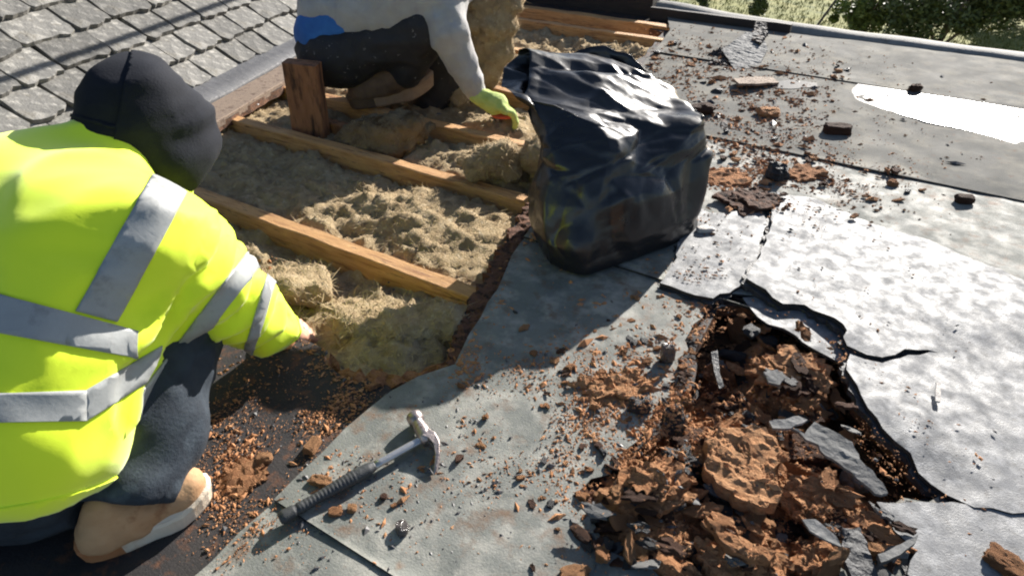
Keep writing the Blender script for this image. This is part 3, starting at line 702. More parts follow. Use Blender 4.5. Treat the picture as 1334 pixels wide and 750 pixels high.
hr = Sdf(.03); hr.ell(hx+Vector((-.018, 0, .028)), (.09, .085, .10)); sdf_obj('hair', hr, .012, 'hair', w2, wrinkle(.008, (30, 30, 30), 2), lambda X: (X-np.array(hx))@np.array((.75, 0, -.35)))
gl = Sdf(.02); wr2 = Cd(622, 124, 2.73); pm2 = Cd(645, 136, 2.74)
gl.cone(wr2, pm2, .036, .045); hand_sdf(gl, wr2, pm2, Vector((.75, .1, -.30)).normalized(), Vector((.15, -.95, .15)).normalized(), L=.115, r=.0145, curl=.85)
gl.ell(pm2+Vector((.004, 0, .004)), (.050, .044, .036))
glove = sdf_obj('glove', gl, .007, 'glove_green', w2, lambda p, n: .003*noise.noise(p*60)); glove['label'] = 'yellow-green work glove with red palm'
gp = Sdf(.02); gp.ell(pm2+Vector((.035, -.01, -.042)), (.055, .04, .014)); sdf_obj('glove_palm', gp, .007, 'glove_palm', glove)
boot(w2, Cg(462, 140, -.01), Cg(562, 118, .035), Cd(518, 98, 2.82), 'boot_dark', 'sole_brown', sc=1.4, laces=False)
boot(w2, Cg(530, 112, -.02), Cg(610, 100, 0), Cd(560, 120, 3.1), 'boot_dark', 'boot_dark', sc=1.6, laces=False)

# ------------------------------------------------------------------ black bin bag
bag = empty('rubbish_bag', tuple(c2w((.33, 1.7, .01))), 'crumpled black plastic rubbish bag standing open on the felt', 'bag')
Z = .018
RG = [
 [(.16,1.53,Z),(.24,1.50,Z),(.43,1.62,Z),(.52,1.72,Z),(.49,1.88,Z),(.36,1.92,Z),(.19,1.84,Z),(.12,1.64,Z)],
 [(.105,1.50,.03),(.20,1.445,.03),(.45,1.595,.03),(.555,1.70,.03),(.54,1.91,.03),(.36,1.96,.03),(.155,1.88,.03),(.075,1.63,.03)],
 [(.085,1.49,.10),(.21,1.45,.10),(.46,1.58,.10),(.565,1.70,.10),(.55,1.93,.10),(.36,2.0,.10),(.14,1.9,.10),(.05,1.65,.10)],
 [(.085,1.53,.20),(.22,1.49,.21),(.43,1.58,.20),(.56,1.715,.21),(.54,1.94,.22),(.35,2.0,.22),(.13,1.9,.20),(.055,1.68,.20)],
 [(.11,1.58,.285),(.25,1.56,.33),(.385,1.61,.270),(.535,1.735,.365),(.50,1.95,.355),(.35,2.02,.36),(.14,1.92,.33),(.07,1.71,.29)],
 [(.10,1.63,.325),(.235,1.62,.365),(.345,1.68,.34),(.46,1.80,.37),(.43,1.96,.395),(.31,2.02,.42),(.13,1.96,.39),(.055,1.74,.32)],
 [(.085,1.69,.355),(.175,1.66,.390),(.27,1.73,.385),(.36,1.85,.40),(.34,1.96,.425),(.25,2.02,.445),(.11,1.98,.42),(.035,1.78,.345)],
 [(.05,1.72,.385),(.11,1.71,.410),(.17,1.77,.415),(.22,1.87,.425),(.22,1.95,.445),(.17,2.0,.455),(.07,1.98,.435),(.02,1.82,.395)],
 [(.005,1.755,.395),(.025,1.75,.412),(.045,1.80,.425),(.05,1.88,.455),(.045,1.95,.462),(.02,1.985,.455),(-.02,1.96,.435),(-.03,1.84,.405)]]
def cat(p0, p1, p2, p3, t): return .5*((2*p1)+(p2-p0)*t+(2*p0-5*p1+4*p2-p3)*t*t+(3*p1-p0-3*p2+p3)*t**3)
A = np.array(RG); NR, NA = 190, 240; nr = len(RG)
V = []
for i in range(NR):
    u = i/(NR-1)*(nr-1.0001); k = int(u); t = u-k
    rows = [A[max(0, min(nr-1, k+d))] for d in (-1, 0, 1, 2)]; row = .4*cat(*rows, t)+.6*(rows[1]*(1-t)+rows[2]*t)
    for j in range(NA):
        w = j/NA*8; q = int(w); s = w-q; V.append(Vector(.45*cat(row[(q-1) % 8], row[q % 8], row[(q+1) % 8], row[(q+2) % 8], s)+.55*(row[q % 8]*(1-s)+row[(q+1) % 8]*s)))
F = [(i*NA+j, i*NA+(j+1) % NA, (i+1)*NA+(j+1) % NA, (i+1)*NA+j) for i in range(NR-1) for j in range(NA)]
cb = len(V); V.append(Vector((.32, 1.70, Z))); F += [(cb, (j+1) % NA, j) for j in range(NA)]
# sharp crumples: a voronoi-like field of tilted facets plus long folds
me = bpy.data.meshes.new('tmp'); me.from_pydata([tuple(v) for v in V], [], F); me.update()
nrm = [v.normal.copy() for v in me.vertices]; bpy.data.meshes.remove(me)
def ridge(v, sc, seed): return -abs(noise.noise(v*sc+Vector((seed, seed*1.7, 0))))
for i in range(len(V)):
    z = V[i].z; g = min(1, max(0.0, (z-.02)/.05)); row = i//NA; v = V[i]
    wv = v+noise.noise_vector(v*4)*.05
    up_ = min(1, max(0, (z-.26)/.08)); along = Vector((wv.x*.35+wv.y*.12, wv.y+wv.x*.25, wv.z*.8))
    side = .026*(ridge(Vector((wv.x, wv.y, wv.z*.75)), 6.5, 3)+.25)+.014*(ridge(Vector((wv.x, wv.y, wv.z*.7)), 13, 8)+.2)+.003*(ridge(wv, 32, 5)+.2)
    top_ = .034*(ridge(along, 8.5, 14)+.25)+.012*(ridge(along, 20, 2)+.2)+.0025*(ridge(wv, 32, 5)+.2)
    dd = side*(1-up_)*.35+top_*up_*.55
    for sc_v, am in ((5.2, .046*(1-.35*up_)), (11, .013)):
        q_ = Vector((wv.x*(1-.5*up_), wv.y, wv.z*(.8+.2*up_)))*sc_v; dv_, pv_ = noise.voronoi(q_); e_ = min(1, (dv_[1]-dv_[0])*2.6); hv = noise.cell_vector(pv_[0]*7.3)*2-Vector((1, 1, 1))
        dd += am*(hv.dot(q_-pv_[0])*e_*.85+.30*e_-.2)
    V[i] = v+nrm[i]*dd*g
    V[i].z = max(V[i].z, Z-.002)
bb = mesh('bag_skin', [c2w(v) for v in V], F, 'bag_plastic', bag, smooth=True)
sm = bb.modifiers.new('thickness', 'SOLIDIFY'); sm.thickness = .0012; sm.offset = -1
# loose flap folded back behind the top
def ribbon(name, ctrl, width, m, parent, nseg=30, nw=8, seed=0, amp=.012):
    V = []; F = []; C_ = [np.array(c, float) for c in ctrl]
    for i in range(nseg):
        u = i/(nseg-1)*(len(C_)-1.0001); k = int(u); t = u-k; rows = [C_[max(0, min(len(C_)-1, k+d))] for d in (-1, 0, 1, 2)]; p = Vector(cat(*rows, t))
        for j in range(nw+1):
            s = j/nw-.5; q = p+Vector(width)*s; V.append(q+noise.noise_vector(q*26+Vector((seed, 0, 0)))*amp)
    for i in range(nseg-1):
        for j in range(nw): a = i*(nw+1)+j; F.append((a, a+1, a+nw+2, a+nw+1))
    o = mesh(name, [c2w(v) for v in V], F, m, parent, smooth=True); s_ = o.modifiers.new('t', 'SOLIDIFY'); s_.thickness = .0012; return o
ribbon('bag_flap', [(.16, 2.01, .375), (.24, 2.03, .405), (.31, 2.04, .395), (.37, 2.02, .375), (.42, 2.0, .335), (.43, 2.0, .30)], (.01, -.02, -.12), 'bag_plastic', bag, seed=3)

# ------------------------------------------------------------------ claw hammer
hm = empty('claw_hammer', tuple(P(470, 610, .014)), 'claw hammer with black ribbed grip and bare steel shaft on the grey felt', 'hammer')
g0, g1, s1, hd0 = Cg(364, 676, .030), Cg(488, 606, .034), Cg(555, 569, .034), Cg(553, 566, .034)
dr = (g1-g0).normalized(); sd_ = Vector((dr.y, -dr.x, 0)).normalized()       # towards lower right of the picture
def tube(name, pts, rad, m, parent, seg=16, flat=1.0, up=Vector((0,0,1))):
    V = []; F = []
    for i, (p, r_) in enumerate(zip(pts, rad)):
        t = (pts[min(i+1, len(pts)-1)]-pts[max(i-1, 0)]).normalized(); s_ = t.cross(up).normalized(); u_ = s_.cross(t)
        for k in range(seg): a = 2*math.pi*k/seg; V.append(c2w(p+s_*math.cos(a)*r_+u_*math.sin(a)*r_*flat))
    for i in range(len(pts)-1):
        for k in range(seg): F.append((i*seg+k, i*seg+(k+1) % seg, (i+1)*seg+(k+1) % seg, (i+1)*seg+k))
    F.append(tuple(range(seg))[::-1]); F.append(tuple(range((len(pts)-1)*seg, len(pts)*seg)))
    return mesh(name, V, F, m, parent, smooth=True)
pts = []; rad = []
for k in range(90):
    t = k/89; pts.append(g0.lerp(g1, t)); r_ = .0125+.0018*math.cos(t*7.5+.5)
    if t < .04: r_ *= .72+7*t
    if .22 < t < .80: r_ += .0006*math.sin((t-.22)*2*math.pi*26)
    if t > .93: r_ *= 1-.25*(t-.93)/.07
    if .15 < t < .19: r_ *= .86
    rad.append(r_)
tube('grip', pts, rad, 'rubber', hm, 16, .82)
tube('shaft', [g1.lerp(s1, t) for t in np.linspace(-.03, 1, 8)], [.0085]*8, 'shaft_steel', hm, 14, .75)
# head: poll and face on one side, claw curving away on the other
hc = Cg(554, 568, .036); ax = (Cg(566, 585, .036)-Cg(545, 545, .036)).normalized()
face = Cg(539, 541, .037)
pp = [hc.lerp(face, t) for t in (-.25, .1, .4, .6, .66, .72, .97, 1.0)]
hd_o = tube('head', pp, [.013, .0155, .0135, .0115, .0125, .0165, .0168, .0150], 'steel', hm, 18)
cl0 = [hc+(Cg(x, y, .036)-hc) for x, y in ((554,568), (563,572), (569,580), (570,592), (567,606), (565,611))]
for sgn in (-1, 1):
    V = []; F = []; zz = [.036, .036, .034, .029, .022, .018]
    wdt = [.014, .0125, .0105, .0085, .0060, .003]
    thk = [.011, .009, .0065, .0045, .003, .0018]
    for i, p in enumerate(cl0):
        t = (cl0[min(i+1, 5)]-cl0[max(i-1, 0)]).normalized(); s_ = Vector((-t.y, t.x, 0)).normalized()
        lo_ = .0012*i*.55; 
        for (a, b) in ((-1, lo_), (1, lo_), (1, lo_+wdt[i]), (-1, lo_+wdt[i])):
            q = Vector((p.x, p.y, zz[i]))+s_*a*thk[i]+Vector((0, 0, sgn*b)); V.append(c2w(q))
    for i in range(5):
        for k in range(4): F.append((i*4+k, i*4+(k+1) % 4, (i+1)*4+(k+1) % 4, (i+1)*4+k))
    F += [(3, 2, 1, 0), (20, 21, 22, 23)]
    o = mesh('claw', V, F, 'steel', hd_o)
    bv = o.modifiers.new('bevel', 'BEVEL'); bv.width = .0015; bv.segments = 2; bv.limit_method = 'NONE'

# ------------------------------------------------------------------ surface heights for the debris
SLABS = [([(p.x, p.y) for p in (P(*q) for q in pxs)], z) for pxs, z in (
    ([(898,262), (994,272), (966,372), (905,384), (860,368)], .034), ([(1012,250), (1140,292), (1420,400), (1420,470), (1150,466), (1097,440), (972,366)], .044),
    ([(1106,462), (1420,480), (1430,700), (1262,653), (1186,588), (1118,505)], .042), ([(1142,655), (1420,665), (1400,800), (1230,790), (1165,690)], .032))]
LEFTP = LEFT+[(XR, YF), (XR, -1.9)]
HB = [(P(840,668), .15, .150), (P(900,640), .12, .10), (P(965,600), .13, .125), (P(1035,490), .09, .11), (P(1075,655), .11, .105), (P(960,725), .15, .12), (P(1090,720), .12, .10), (P(985,545), .09, .08), (P(1140,705), .07, .09), (P(1000,445), .07, .07), (P(790,650), .07, .06), (P(870,760), .14, .12)]
def heap_z(x, y):
    z = -.094
    g = 0
    for c, r_, h_ in HB: g = max(g, h_*math.exp(-((x-c.x)**2+(y-c.y)**2)/(r_*r_)*1.1))
    return z+g*.98+.020*fbm((x, y, 3), 13, 3)+.012*fbm((x, y, 8), 42, 3)
def ground_z(x, y):
    for p, z in SLABS:
        if inpoly(x, y, p): return z
    if inpoly(x, y, HOLE): return -.055
    if inpoly(x, y, CAV): return max(heap_z(x, y), -.09)
    if inpoly(x, y, LEFTP):
        z = .012
        for i, (a, b) in enumerate(ROLLS):
            if a <= y < b: z = felt_z(i)
        return max(z, heap_z(x, y))
    return .001
def spot(px, py):
    z = 0.0
    for _ in range(4):
        p = P(px, py, z); z = ground_z(p.x, p.y)
    return P(px, py, z)
# the heap of rotten board in the broken patch
poly = [(p.x, p.y) for p in (P(740,640), P(800,585), P(870,545), P(915,470), P(950,415), P(1030,410), P(1090,430), P(1105,500), P(1180,600), P(1225,660), P(1200,770), P(1000,830), P(780,800), P(720,700))]
heap = sheet('rotten_wood_heap', poly, 'rotten', None, (), .011, heap_z, .02, seed=4, smooth=False)
tag(heap, 'heap of crumbled rotten brown roof boarding in the broken felt', 'rotten wood', kind='stuff')

# ------------------------------------------------------------------ chunks, plates and scraps one can pick out
def chunk_mesh(seed, sub=3, rag=.45, boxy=.5, mname='rotten', flat=False):
    bm = bmesh.new(); bmesh.ops.create_icosphere(bm, subdivisions=sub, radius=1)
    r = random.Random(seed); o = Vector((r.uniform(-50, 50), r.uniform(-50, 50), 0))
    for v in bm.verts:
        d = v.co.normalized(); m_ = max(abs(d.x), abs(d.y), abs(d.z)); k = (1-boxy)+boxy/m_*.82
        n1 = noise.noise(d*1.6+o); n2 = noise.noise(Vector((d.x*2.2, d.y*6, d.z*6))+o); n3 = noise.noise(Vector((d.x*5, d.y*13, d.z*13))+o); n4 = noise.noise(Vector((d.x*9, d.y*30, d.z*30))+o)
        v.co = d*k*(1+rag*(.75*n1+.45*n2+.34*n3+.22*n4))
    me = bpy.data.meshes.new('chunk'); bm.to_mesh(me); bm.free(); me.materials.append(MATS[mname])
    return me
def place(name, me, px, py, w, d, h, yaw, label=None, cat='debris', group=None, tilt=(0, 0), sink=.3, dz=0, m=None):
    p = spot(px, py); o = bpy.data.objects.new(name, me); link(o)
    o.location = (p.x, p.y, p.z+h*(1-sink)+dz); o.rotation_euler = (tilt[0], tilt[1], yaw); o.scale = (w, d, h)
    tag(o, label, cat, group); return o
def pxm(px, py): p = spot(px, py); return FPX/((Vector((p.x, p.y, p.z))-CAMW).dot(c2w((0, cp, -sp))))
CAMYAW = YAW
def flake_stack(name, px, py, wpx, dpx, ang, m, label, seed, layers=4, th=.008, tilt=(0, 0), dz=0.0):
    p = spot(px, py); s = pxm(px, py); rr = random.Random(seed); a0 = CAMYAW+R(ang); ca, sa = math.cos(a0), math.sin(a0); VV = []; FF = []
    w, d = wpx/s/2, dpx/s/2*1.25
    for l in range(layers):
        k = 1-.17*l+rr.uniform(-.06, .06); ox, oy = rr.gauss(0, .12)*w, rr.gauss(0, .12)*d; out = []; sh = rr.uniform(0, 50)
        for q in range(44):
            t = 2*math.pi*q/44; rd = k*(1+.42*noise.noise((math.cos(t)*1.3+sh, math.sin(t)*1.3, l))+.34*noise.noise((math.cos(t)*4+sh, math.sin(t)*4, l))+rr.uniform(-.13, .13))
            x, y = math.cos(t)*w*rd+ox, math.sin(t)*d*rd+oy; out.append((p.x+x*ca-y*sa, p.y+x*sa+y*ca))
        tl_ = (tilt[0]+rr.gauss(0, .05), tilt[1]+rr.gauss(0, .05)); z0 = p.z+dz+th*(l+.6)
        v, f, _ = sheet_geo(out, (), .011, lambda x, y: z0+(x-p.x)*tl_[0]+(y-p.y)*tl_[1]+.007*fbm(((x*ca+y*sa)*.30, (y*ca-x*sa)*1.5, seed+l*2), 60, 3)+.005*fbm((x, y, l), 24, 2), th*1.5, seed+l)
        b = len(VV); VV += v; FF += [[i+b for i in q] for q in f]
    o = mesh(name, VV, FF, m); tag(o, label, 'wood chunk'); return o
def hero(name, px, py, wpx, dpx, hpx, ang, m, label, cat, seed, sub=3, rag=.45, boxy=.5, tilt=(0, 0), sink=.35, dz=0):
    s = pxm(px, py); me = chunk_mesh(seed, min(5, sub+1+(wpx > 90)), rag, boxy, m)
    if py > 440 and px > 700 and 'wood' in name: hpx *= .62
    return place(name, me, px, py, wpx/s/2, dpx/s/2, hpx/s/2, CAMYAW+R(ang), label, cat, None, tilt, sink, dz)
flake_stack('wood_chunk', 972, 262, 73, 52, 15, 'rotten_dark', 'large dark rounded slab of rotten wood beside the pale felt slab', 31, 2, 0.0065, (0.0, 0.1), 0.0)
flake_stack('wood_chunk', 940, 235, 82, 40, -5, 'rotten', 'reddish crumbling wood lump right of the bin bag', 32, 2, 0.0058, (0.0, 0.1), 0.0)
hero('wood_chunk', 1090, 173, 40, 22, 15, -10, 'rotten_dark', 'dark angular wood block alone on the far felt', 'wood chunk', 33, sub=2, rag=.25, boxy=.9)
flake_stack('wood_chunk', 1052, 225, 55, 35, 10, 'rotten', 'brown wood lump on the felt lap right of the bag', 34, 2, 0.0050, (0.0, 0.1), 0.0)
hero('wood_chunk', 1010, 232, 26, 30, 26, 30, 'felt_scrap_black', 'black twisted tar lump between two brown wood lumps', 'tar lump', 35, sub=2, rag=.6)
hero('wood_chunk', 914, 147, 36, 24, 14, 5, 'rotten_dark', 'brown wood lump behind the right shoulder of the bag', 'wood chunk', 36, sub=2)
hero('stone', 1255, 263, 26, 18, 13, 0, 'rotten_dark', 'small pale brown stone beside the long felt lap', 'stone', 37, sub=2, rag=.2)
hero('stone', 868, 470, 20, 20, 34, 0, 'wet_stone', 'shiny dark upright lump on the crumb-strewn felt', 'tar lump', 38, sub=2, rag=.2, boxy=.6, sink=.15)
flake_stack('wood_chunk', 800, 508, 103, 44, 8, 'rotten_orange', 'ragged orange rotten wood chunk left of the heap', 39, 2, 0.0058, (0.0, 0.14), 0.002)
hero('tar_lump', 833, 533, 32, 24, 22, 0, 'felt_scrap_black', 'black tar lump at the right end of the ragged orange chunk', 'tar lump', 40, sub=2, rag=.5)
flake_stack('wood_chunk', 1036, 486, 95, 65, -25, 'rotten_orange', 'large orange wood chunk below the torn shiny strip', 41, 3, 0.0065, (-0.03, 0.15), 0.0)
flake_stack('wood_chunk', 850, 632, 74, 74, -60, 'rotten', 'big brown fibrous wood chunk at the left end of the heap', 42, 4, 0.0079, (0.05, 0.16), 0.0)
flake_stack('wood_chunk', 795, 672, 101, 36, -40, 'rotten_dark', 'dark brown split board end overhanging the felt left of the heap', 43, 2, 0.0072, (0.1, 0.25), 0.0)
flake_stack('wood_chunk', 1075, 655, 119, 48, -18, 'rotten_orange', 'long orange wood chunk in the right part of the heap', 44, 3, 0.0058, (0.0, 0.14), 0.0)
flake_stack('wood_chunk', 1143, 700, 82, 40, -38, 'rotten', 'brown wood chunk lying against the lowest silver slab', 45, 2, 0.0058, (0.06, 0.12), 0.0)
hero('wood_chunk', 905, 580, 70, 46, 34, 10, 'rotten_dark', 'dark domed wood chunk on top of the heap', 'wood chunk', 46, rag=.2)
hero('tar_lump', 886, 612, 42, 50, 34, 20, 'felt_scrap_black', 'glossy black tar lump against the dark domed chunk', 'tar lump', 47, rag=.6)
hero('tar_lump', 945, 655, 46, 56, 36, -30, 'felt_scrap_black', 'black tar lump below the broad orange plate', 'tar lump', 48, rag=.5)
hero('wood_chunk', 1040, 596, 62, 50, 50, 0, 'rotten_dark', 'dark brown wood block beside the pale felt shard', 'wood chunk', 49, rag=.25, boxy=.8)
hero('tar_lump', 1113, 632, 40, 40, 40, 25, 'felt_scrap', 'grey tipped tar lump under the pale felt shard', 'tar lump', 50, sub=2, rag=.3)
hero('tar_lump', 1018, 694, 56, 28, 22, 5, 'felt_scrap_black', 'black ribbed tar lump near the bottom of the heap', 'tar lump', 51, rag=.4)
flake_stack('wood_chunk', 940, 735, 73, 48, -35, 'rotten', 'brown wood chunk at the bottom edge of the heap', 52, 3, 0.0065, (0.0, 0.2), 0.0)
flake_stack('wood_chunk', 1060, 735, 82, 48, 20, 'rotten', 'rust-brown wood chunk at the bottom edge, right of the leaf-shaped scrap', 53, 3, 0.0065, (0.08, 0.12), 0.0)
hero('wood_chunk', 748, 748, 44, 24, 16, 0, 'rotten_orange', 'small orange chunk on the felt at the bottom edge', 'wood chunk', 54, sub=2)
flake_stack('wood_chunk', 318, 622, 51, 48, 70, 'rotten', 'flat crumbling orange chunk on the black felt near the boot', 55, 2, 0.0043, (0.0, 0.05), 0.0)
hero('wood_chunk', 408, 583, 18, 30, 14, -15, 'rotten_orange', 'small orange wood block on the black felt above the hammer', 'wood chunk', 56, sub=2, rag=.2, boxy=.9)
hero('wood_chunk', 345, 600, 24, 18, 14, 0, 'rotten_orange', 'tan rounded chip on the black felt near the boot', 'wood chunk', 57, sub=2, rag=.2)
hero('stone', 524, 690, 18, 24, 14, 20, 'wet_stone', 'wet shiny dark stone on the felt below the hammer', 'stone', 58, sub=2, rag=.2)
hero('wood_chunk', 459, 664, 14, 14, 10, 0, 'rotten_orange', 'pale tan chip below the hammer grip', 'wood chunk', 59, sub=2, rag=.2)
hero('wood_chunk', 437, 668, 20, 16, 8, 0, 'rotten', 'brown chip beside the pale tan chip below the grip', 'wood chunk', 60, sub=2, rag=.3)
hero('wood_chunk', 418, 628, 34, 18, 10, -20, 'rotten_orange', 'orange chip just above the hammer grip', 'wood chunk', 61, sub=2, rag=.4)
hero('stone', 918, 301, 26, 14, 8, 0, 'pale_stone', 'tiny pale stone on the small felt slab', 'stone', 62, sub=2, rag=.2)
hero('wood_chunk', 1000, 150, 30, 24, 12, 0, 'rotten_orange', 'orange chip on the far felt between the bag and the puddle', 'wood chunk', 63, sub=2, rag=.4)
hero('tar_lump', 1192, 118, 18, 12, 10, 20, 'rotten_dark', 'dark scrap lying in the bright puddle', 'debris', 64, sub=2, rag=.5)
hero('tar_lump', 1312, 738, 40, 60, 16, 30, 'rotten', 'brown wood lump at the far right bottom corner', 'wood chunk', 65, rag=.4)
hero('wood_chunk', 495, 480, 60, 24, 12, -15, 'rotten_orange', 'split orange board end on the near rim of the opening', 'wood chunk', 66, rag=.4, boxy=.8)
hero('wood_chunk', 500, 662-14, 10, 10, 7, 0, 'rotten_dark', 'tiny dark chip right of the hammer shaft', 'wood chunk', 67, sub=2, rag=.3)
# flat plates and felt scraps with traced outlines
def plate(name, px, z, th, m, label, cat, seed, tilt=(0, 0), jag=.005, sp_=.008, rough_=.006, edge=None):
    c0 = P(sum(q[0] for q in px)/len(px), sum(q[1] for q in px)/len(px), z)
    pl = [P(q[0], q[1], z) for q in px]; poly = rough_edge([(p.x, p.y) for p in pl], .012, jag, seed)
    f = lambda x, y: z+(x-c0.x)*tilt[0]+(y-c0.y)*tilt[1]+rough_*fbm((x*.45, y*1.3, seed*1.3), 42, 3)+rough_*.75*fbm((x*.5, y, seed), 120, 2)
    o = sheet(name, poly, m, None, (), sp_, f, th, edge, seed); tag(o, label, cat); return o
plate('wood_plate', [(922,566), (950,556), (1000,560), (1014,590), (1010,612), (1022,640), (1000,660), (960,645), (935,625), (918,600)], .062, .03, 'rotten_orange', 'broad flat orange plate of rotten board on the heap', 'wood plate', 71, (.02, .10), .006)
plate('felt_scrap', [(1030,557), (1048,566), (1060,552), (1110,578), (1120,598), (1152,628), (1158,640), (1140,640), (1110,612), (1075,592), (1066,578), (1050,572)], .055, .006, 'felt_scrap', 'long pale grey felt shard pointing right over the dark hole', 'felt scrap', 72, (.0, .12), .003, rough_=.002)
plate('felt_scrap', [(1045,676), (1062,677), (1090,698), (1098,712), (1075,702), (1055,690)], .062, .004, 'felt_scrap', 'leaf-shaped grey felt scrap near the bottom of the heap', 'felt scrap', 73, (0, .1), .001, rough_=.001)
plate('felt_scrap', [(1144,722), (1190,700), (1198,694), (1194,706), (1165,726), (1148,732)], .062, .010, 'felt_scrap', 'narrow grey felt strip standing on the lowest silver slab', 'felt scrap', 74, (0, 0), .001, rough_=.001, edge='felt_scrap_black')
plate('felt_scrap', [(1095,690), (1118,688), (1142,740), (1150,765), (1120,765), (1098,720)], .052, .012, 'felt_scrap_black', 'black felt flap at the bottom of the heap', 'felt scrap', 75, (0, .1), .003, rough_=.003)
plate('wood_plate', [(918,672), (950,690), (985,712), (1012,716), (1002,728), (965,722), (935,700)], .06, .016, 'rotten', 'long brown splintered board shard in the lower heap', 'wood plate', 76, (0, .1), .004)
plate('felt_scrap', [(926,462), (934,460), (938,484), (944,500), (938,502), (930,482)], .028, .005, 'felt_scrap_black', 'thin dark curved felt sliver left of the heap', 'felt scrap', 77, (0, .2), .001, rough_=.001)
plate('felt_scrap', [(1003,548), (1040,542), (1052,548), (1030,556), (1008,556)], .06, .006, 'felt_scrap', 'small grey felt scrap behind the broad orange plate', 'felt scrap', 78, (0, .1), .002, rough_=.001)
plate('felt_scrap', [(994,484), (1012,482), (1022,492), (1016,500), (1002,496)], .062, .006, 'felt_scrap', 'grey felt chip lying on the large orange chunk', 'felt scrap', 79, (0, .1), .002, rough_=.001)
plate('wood_plate', [(955,104), (985,96), (1008,96), (1015,106), (985,112), (962,114)], .045, .010, 'ledge_wood', 'pale flat splinter on the far felt behind the bag', 'wood plate', 80, (0, -.12), .002, rough_=.002)
plate('felt_scrap', [(922,72), (945,64), (960,72), (968,88), (940,92), (924,86)], .03, .012, 'felt_dark', 'crumpled black felt scrap in front of the lifted flap', 'felt scrap', 81, (0, .1), .006, rough_=.012)
plate('felt_scrap', [(940,66), (970,50), (992,50), (1000,64), (990,80), (960,84)], .055, .006, 'felt_scrap', 'lifted grey felt flap near the far kerb', 'felt scrap', 82, (-.10, .10), .003, rough_=.003, edge='felt_edge')
plate('felt_scrap', [(984,30), (998,32), (1000,44), (992,54), (980,50)], .085, .012, 'felt_dark', 'dark scrap curled over the far kerb', 'felt scrap', 83, (0, .05), .004, rough_=.006)
plate('felt_scrap', [(940,160), (950,158), (958,170), (946,182), (938,178)], .025, .006, 'felt_dark', 'small dark triangular scrap right of the bag', 'felt scrap', 84, (0, .15), .002, rough_=.003)
plate('felt_scrap', [(985,172), (1005,168), (1012,176), (996,182)], .025, .008, 'felt_dark', 'dark scrap in front of the far orange chip', 'felt scrap', 85, (0, .1), .002, rough_=.003)
plate('wood_plate', [(1219,498), (1225,500), (1226,522), (1219,520)], .05, .004, 'pale_stone', 'thin pale splinter on the large silver slab', 'splinter', 86, (0, .1), .0008, rough_=.001)

LM = [(800,508,'the ragged orange chunk'), (965,605,'the broad orange plate'), (1036,486,'the large orange chunk'), (845,640,'the big fibrous chunk'), (1095,595,'the pale felt shard'), (1070,695,'the leaf-shaped scrap'), (1170,712,'the narrow felt strip'),
      (945,655,'the tar lump under the plate'), (970,715,'the splintered board shard'), (868,470,'the shiny upright lump'), (972,262,'the dark rounded slab'), (1052,225,'the felt lap'), (1090,173,'the lone wood block'), (985,104,'the pale flat splinter'), (914,147,'the bag shoulder'),
      (940,235,'the reddish lump'), (524,690,'the wet stone'), (560,570,'the hammer head'), (935,480,'the curved felt sliver'), (1000,150,'the far orange chip'), (905,580,'the domed chunk'), (748,740,'the bottom edge chunk'), (965,65,'the lifted flap'), (700,480,'the bag shadow'), (1220,420,'the silver slab'), (620,700,'the bottom edge')]
def where(px, py):
    x, y, t = min(LM, key=lambda q: (q[0]-px)**2+(q[1]-py)**2); k = int(round(math.degrees(math.atan2(py-y, px-x))/45)) % 8
    return ('right of ', 'front right of ', 'in front of ', 'front left of ', 'left of ', 'back left of ', 'behind ', 'back right of ')[k]+t
def sized(lb, w, lo, hi): return ('tiny' if w < lo else 'mid-sized' if w > hi else 'small')+lb[5:] if lb.startswith('small') else lb
# smaller pieces: heap pieces, then pieces strewn on the felt
KINDS_ = {'rotten': [chunk_mesh(100+i, 3, .55, .5, 'rotten') for i in range(5)], 'orange': [chunk_mesh(110+i, 3, .55, .5, 'rotten_orange') for i in range(4)],
          'dark': [chunk_mesh(120+i, 2, .45, .6, 'rotten_dark') for i in range(4)], 'tar': [chunk_mesh(130+i, 2, .5, .6, 'felt_scrap_black') for i in range(3)], 'scrap': [chunk_mesh(140+i, 2, .3, .9, 'felt_scrap') for i in range(3)]}
def flake_mesh(seed, m):
    rr = random.Random(seed); out = []
    for q in range(14):
        t = 2*math.pi*q/14; out.append((math.cos(t)*rr.uniform(.55, 1.15), math.sin(t)*rr.uniform(.5, 1.1)))
    v, f, _ = sheet_geo(out, (), .4, lambda x, y: .5+.55*noise.noise((x*2, y*4, seed*1.7))+.25*noise.noise((x*5, y*9, seed)), .8, seed)
    me = bpy.data.meshes.new('flake'); me.from_pydata([tuple(p) for p in v], [], f); me.materials.append(MATS[m]); return me
for kd_, m_ in (('rotten', 'rotten'), ('orange', 'rotten_orange'), ('dark', 'rotten_dark')): KINDS_[kd_] = KINDS_[kd_][:1]+[flake_mesh(300+i+len(kd_), m_) for i in range(5)]
r = random.Random(11); cnt = 0
SH = {'rotten': ('wood_chunk', 'small brown wood chunk among the crumbs of the heap', 'wood chunk', 'small brown chunks in the heap'), 'orange': ('wood_chunk', 'small orange wood chunk among the crumbs of the heap', 'wood chunk', 'small orange chunks in the heap'),
      'dark': ('wood_chunk', 'small dark brown chunk wedged in the heap', 'wood chunk', 'small dark chunks in the heap'), 'tar': ('tar_lump', 'small black tar lump wedged in the heap', 'tar lump', 'small tar lumps in the heap'), 'scrap': ('felt_scrap', 'small grey felt scrap lying in the heap', 'felt scrap', 'small felt scraps in the heap')}
hp = [(745,650), (860,560), (930,470), (965,415), (1050,430), (1085,510), (1120,580), (1150,650), (1190,715), (1150,750), (800,750), (740,690)]
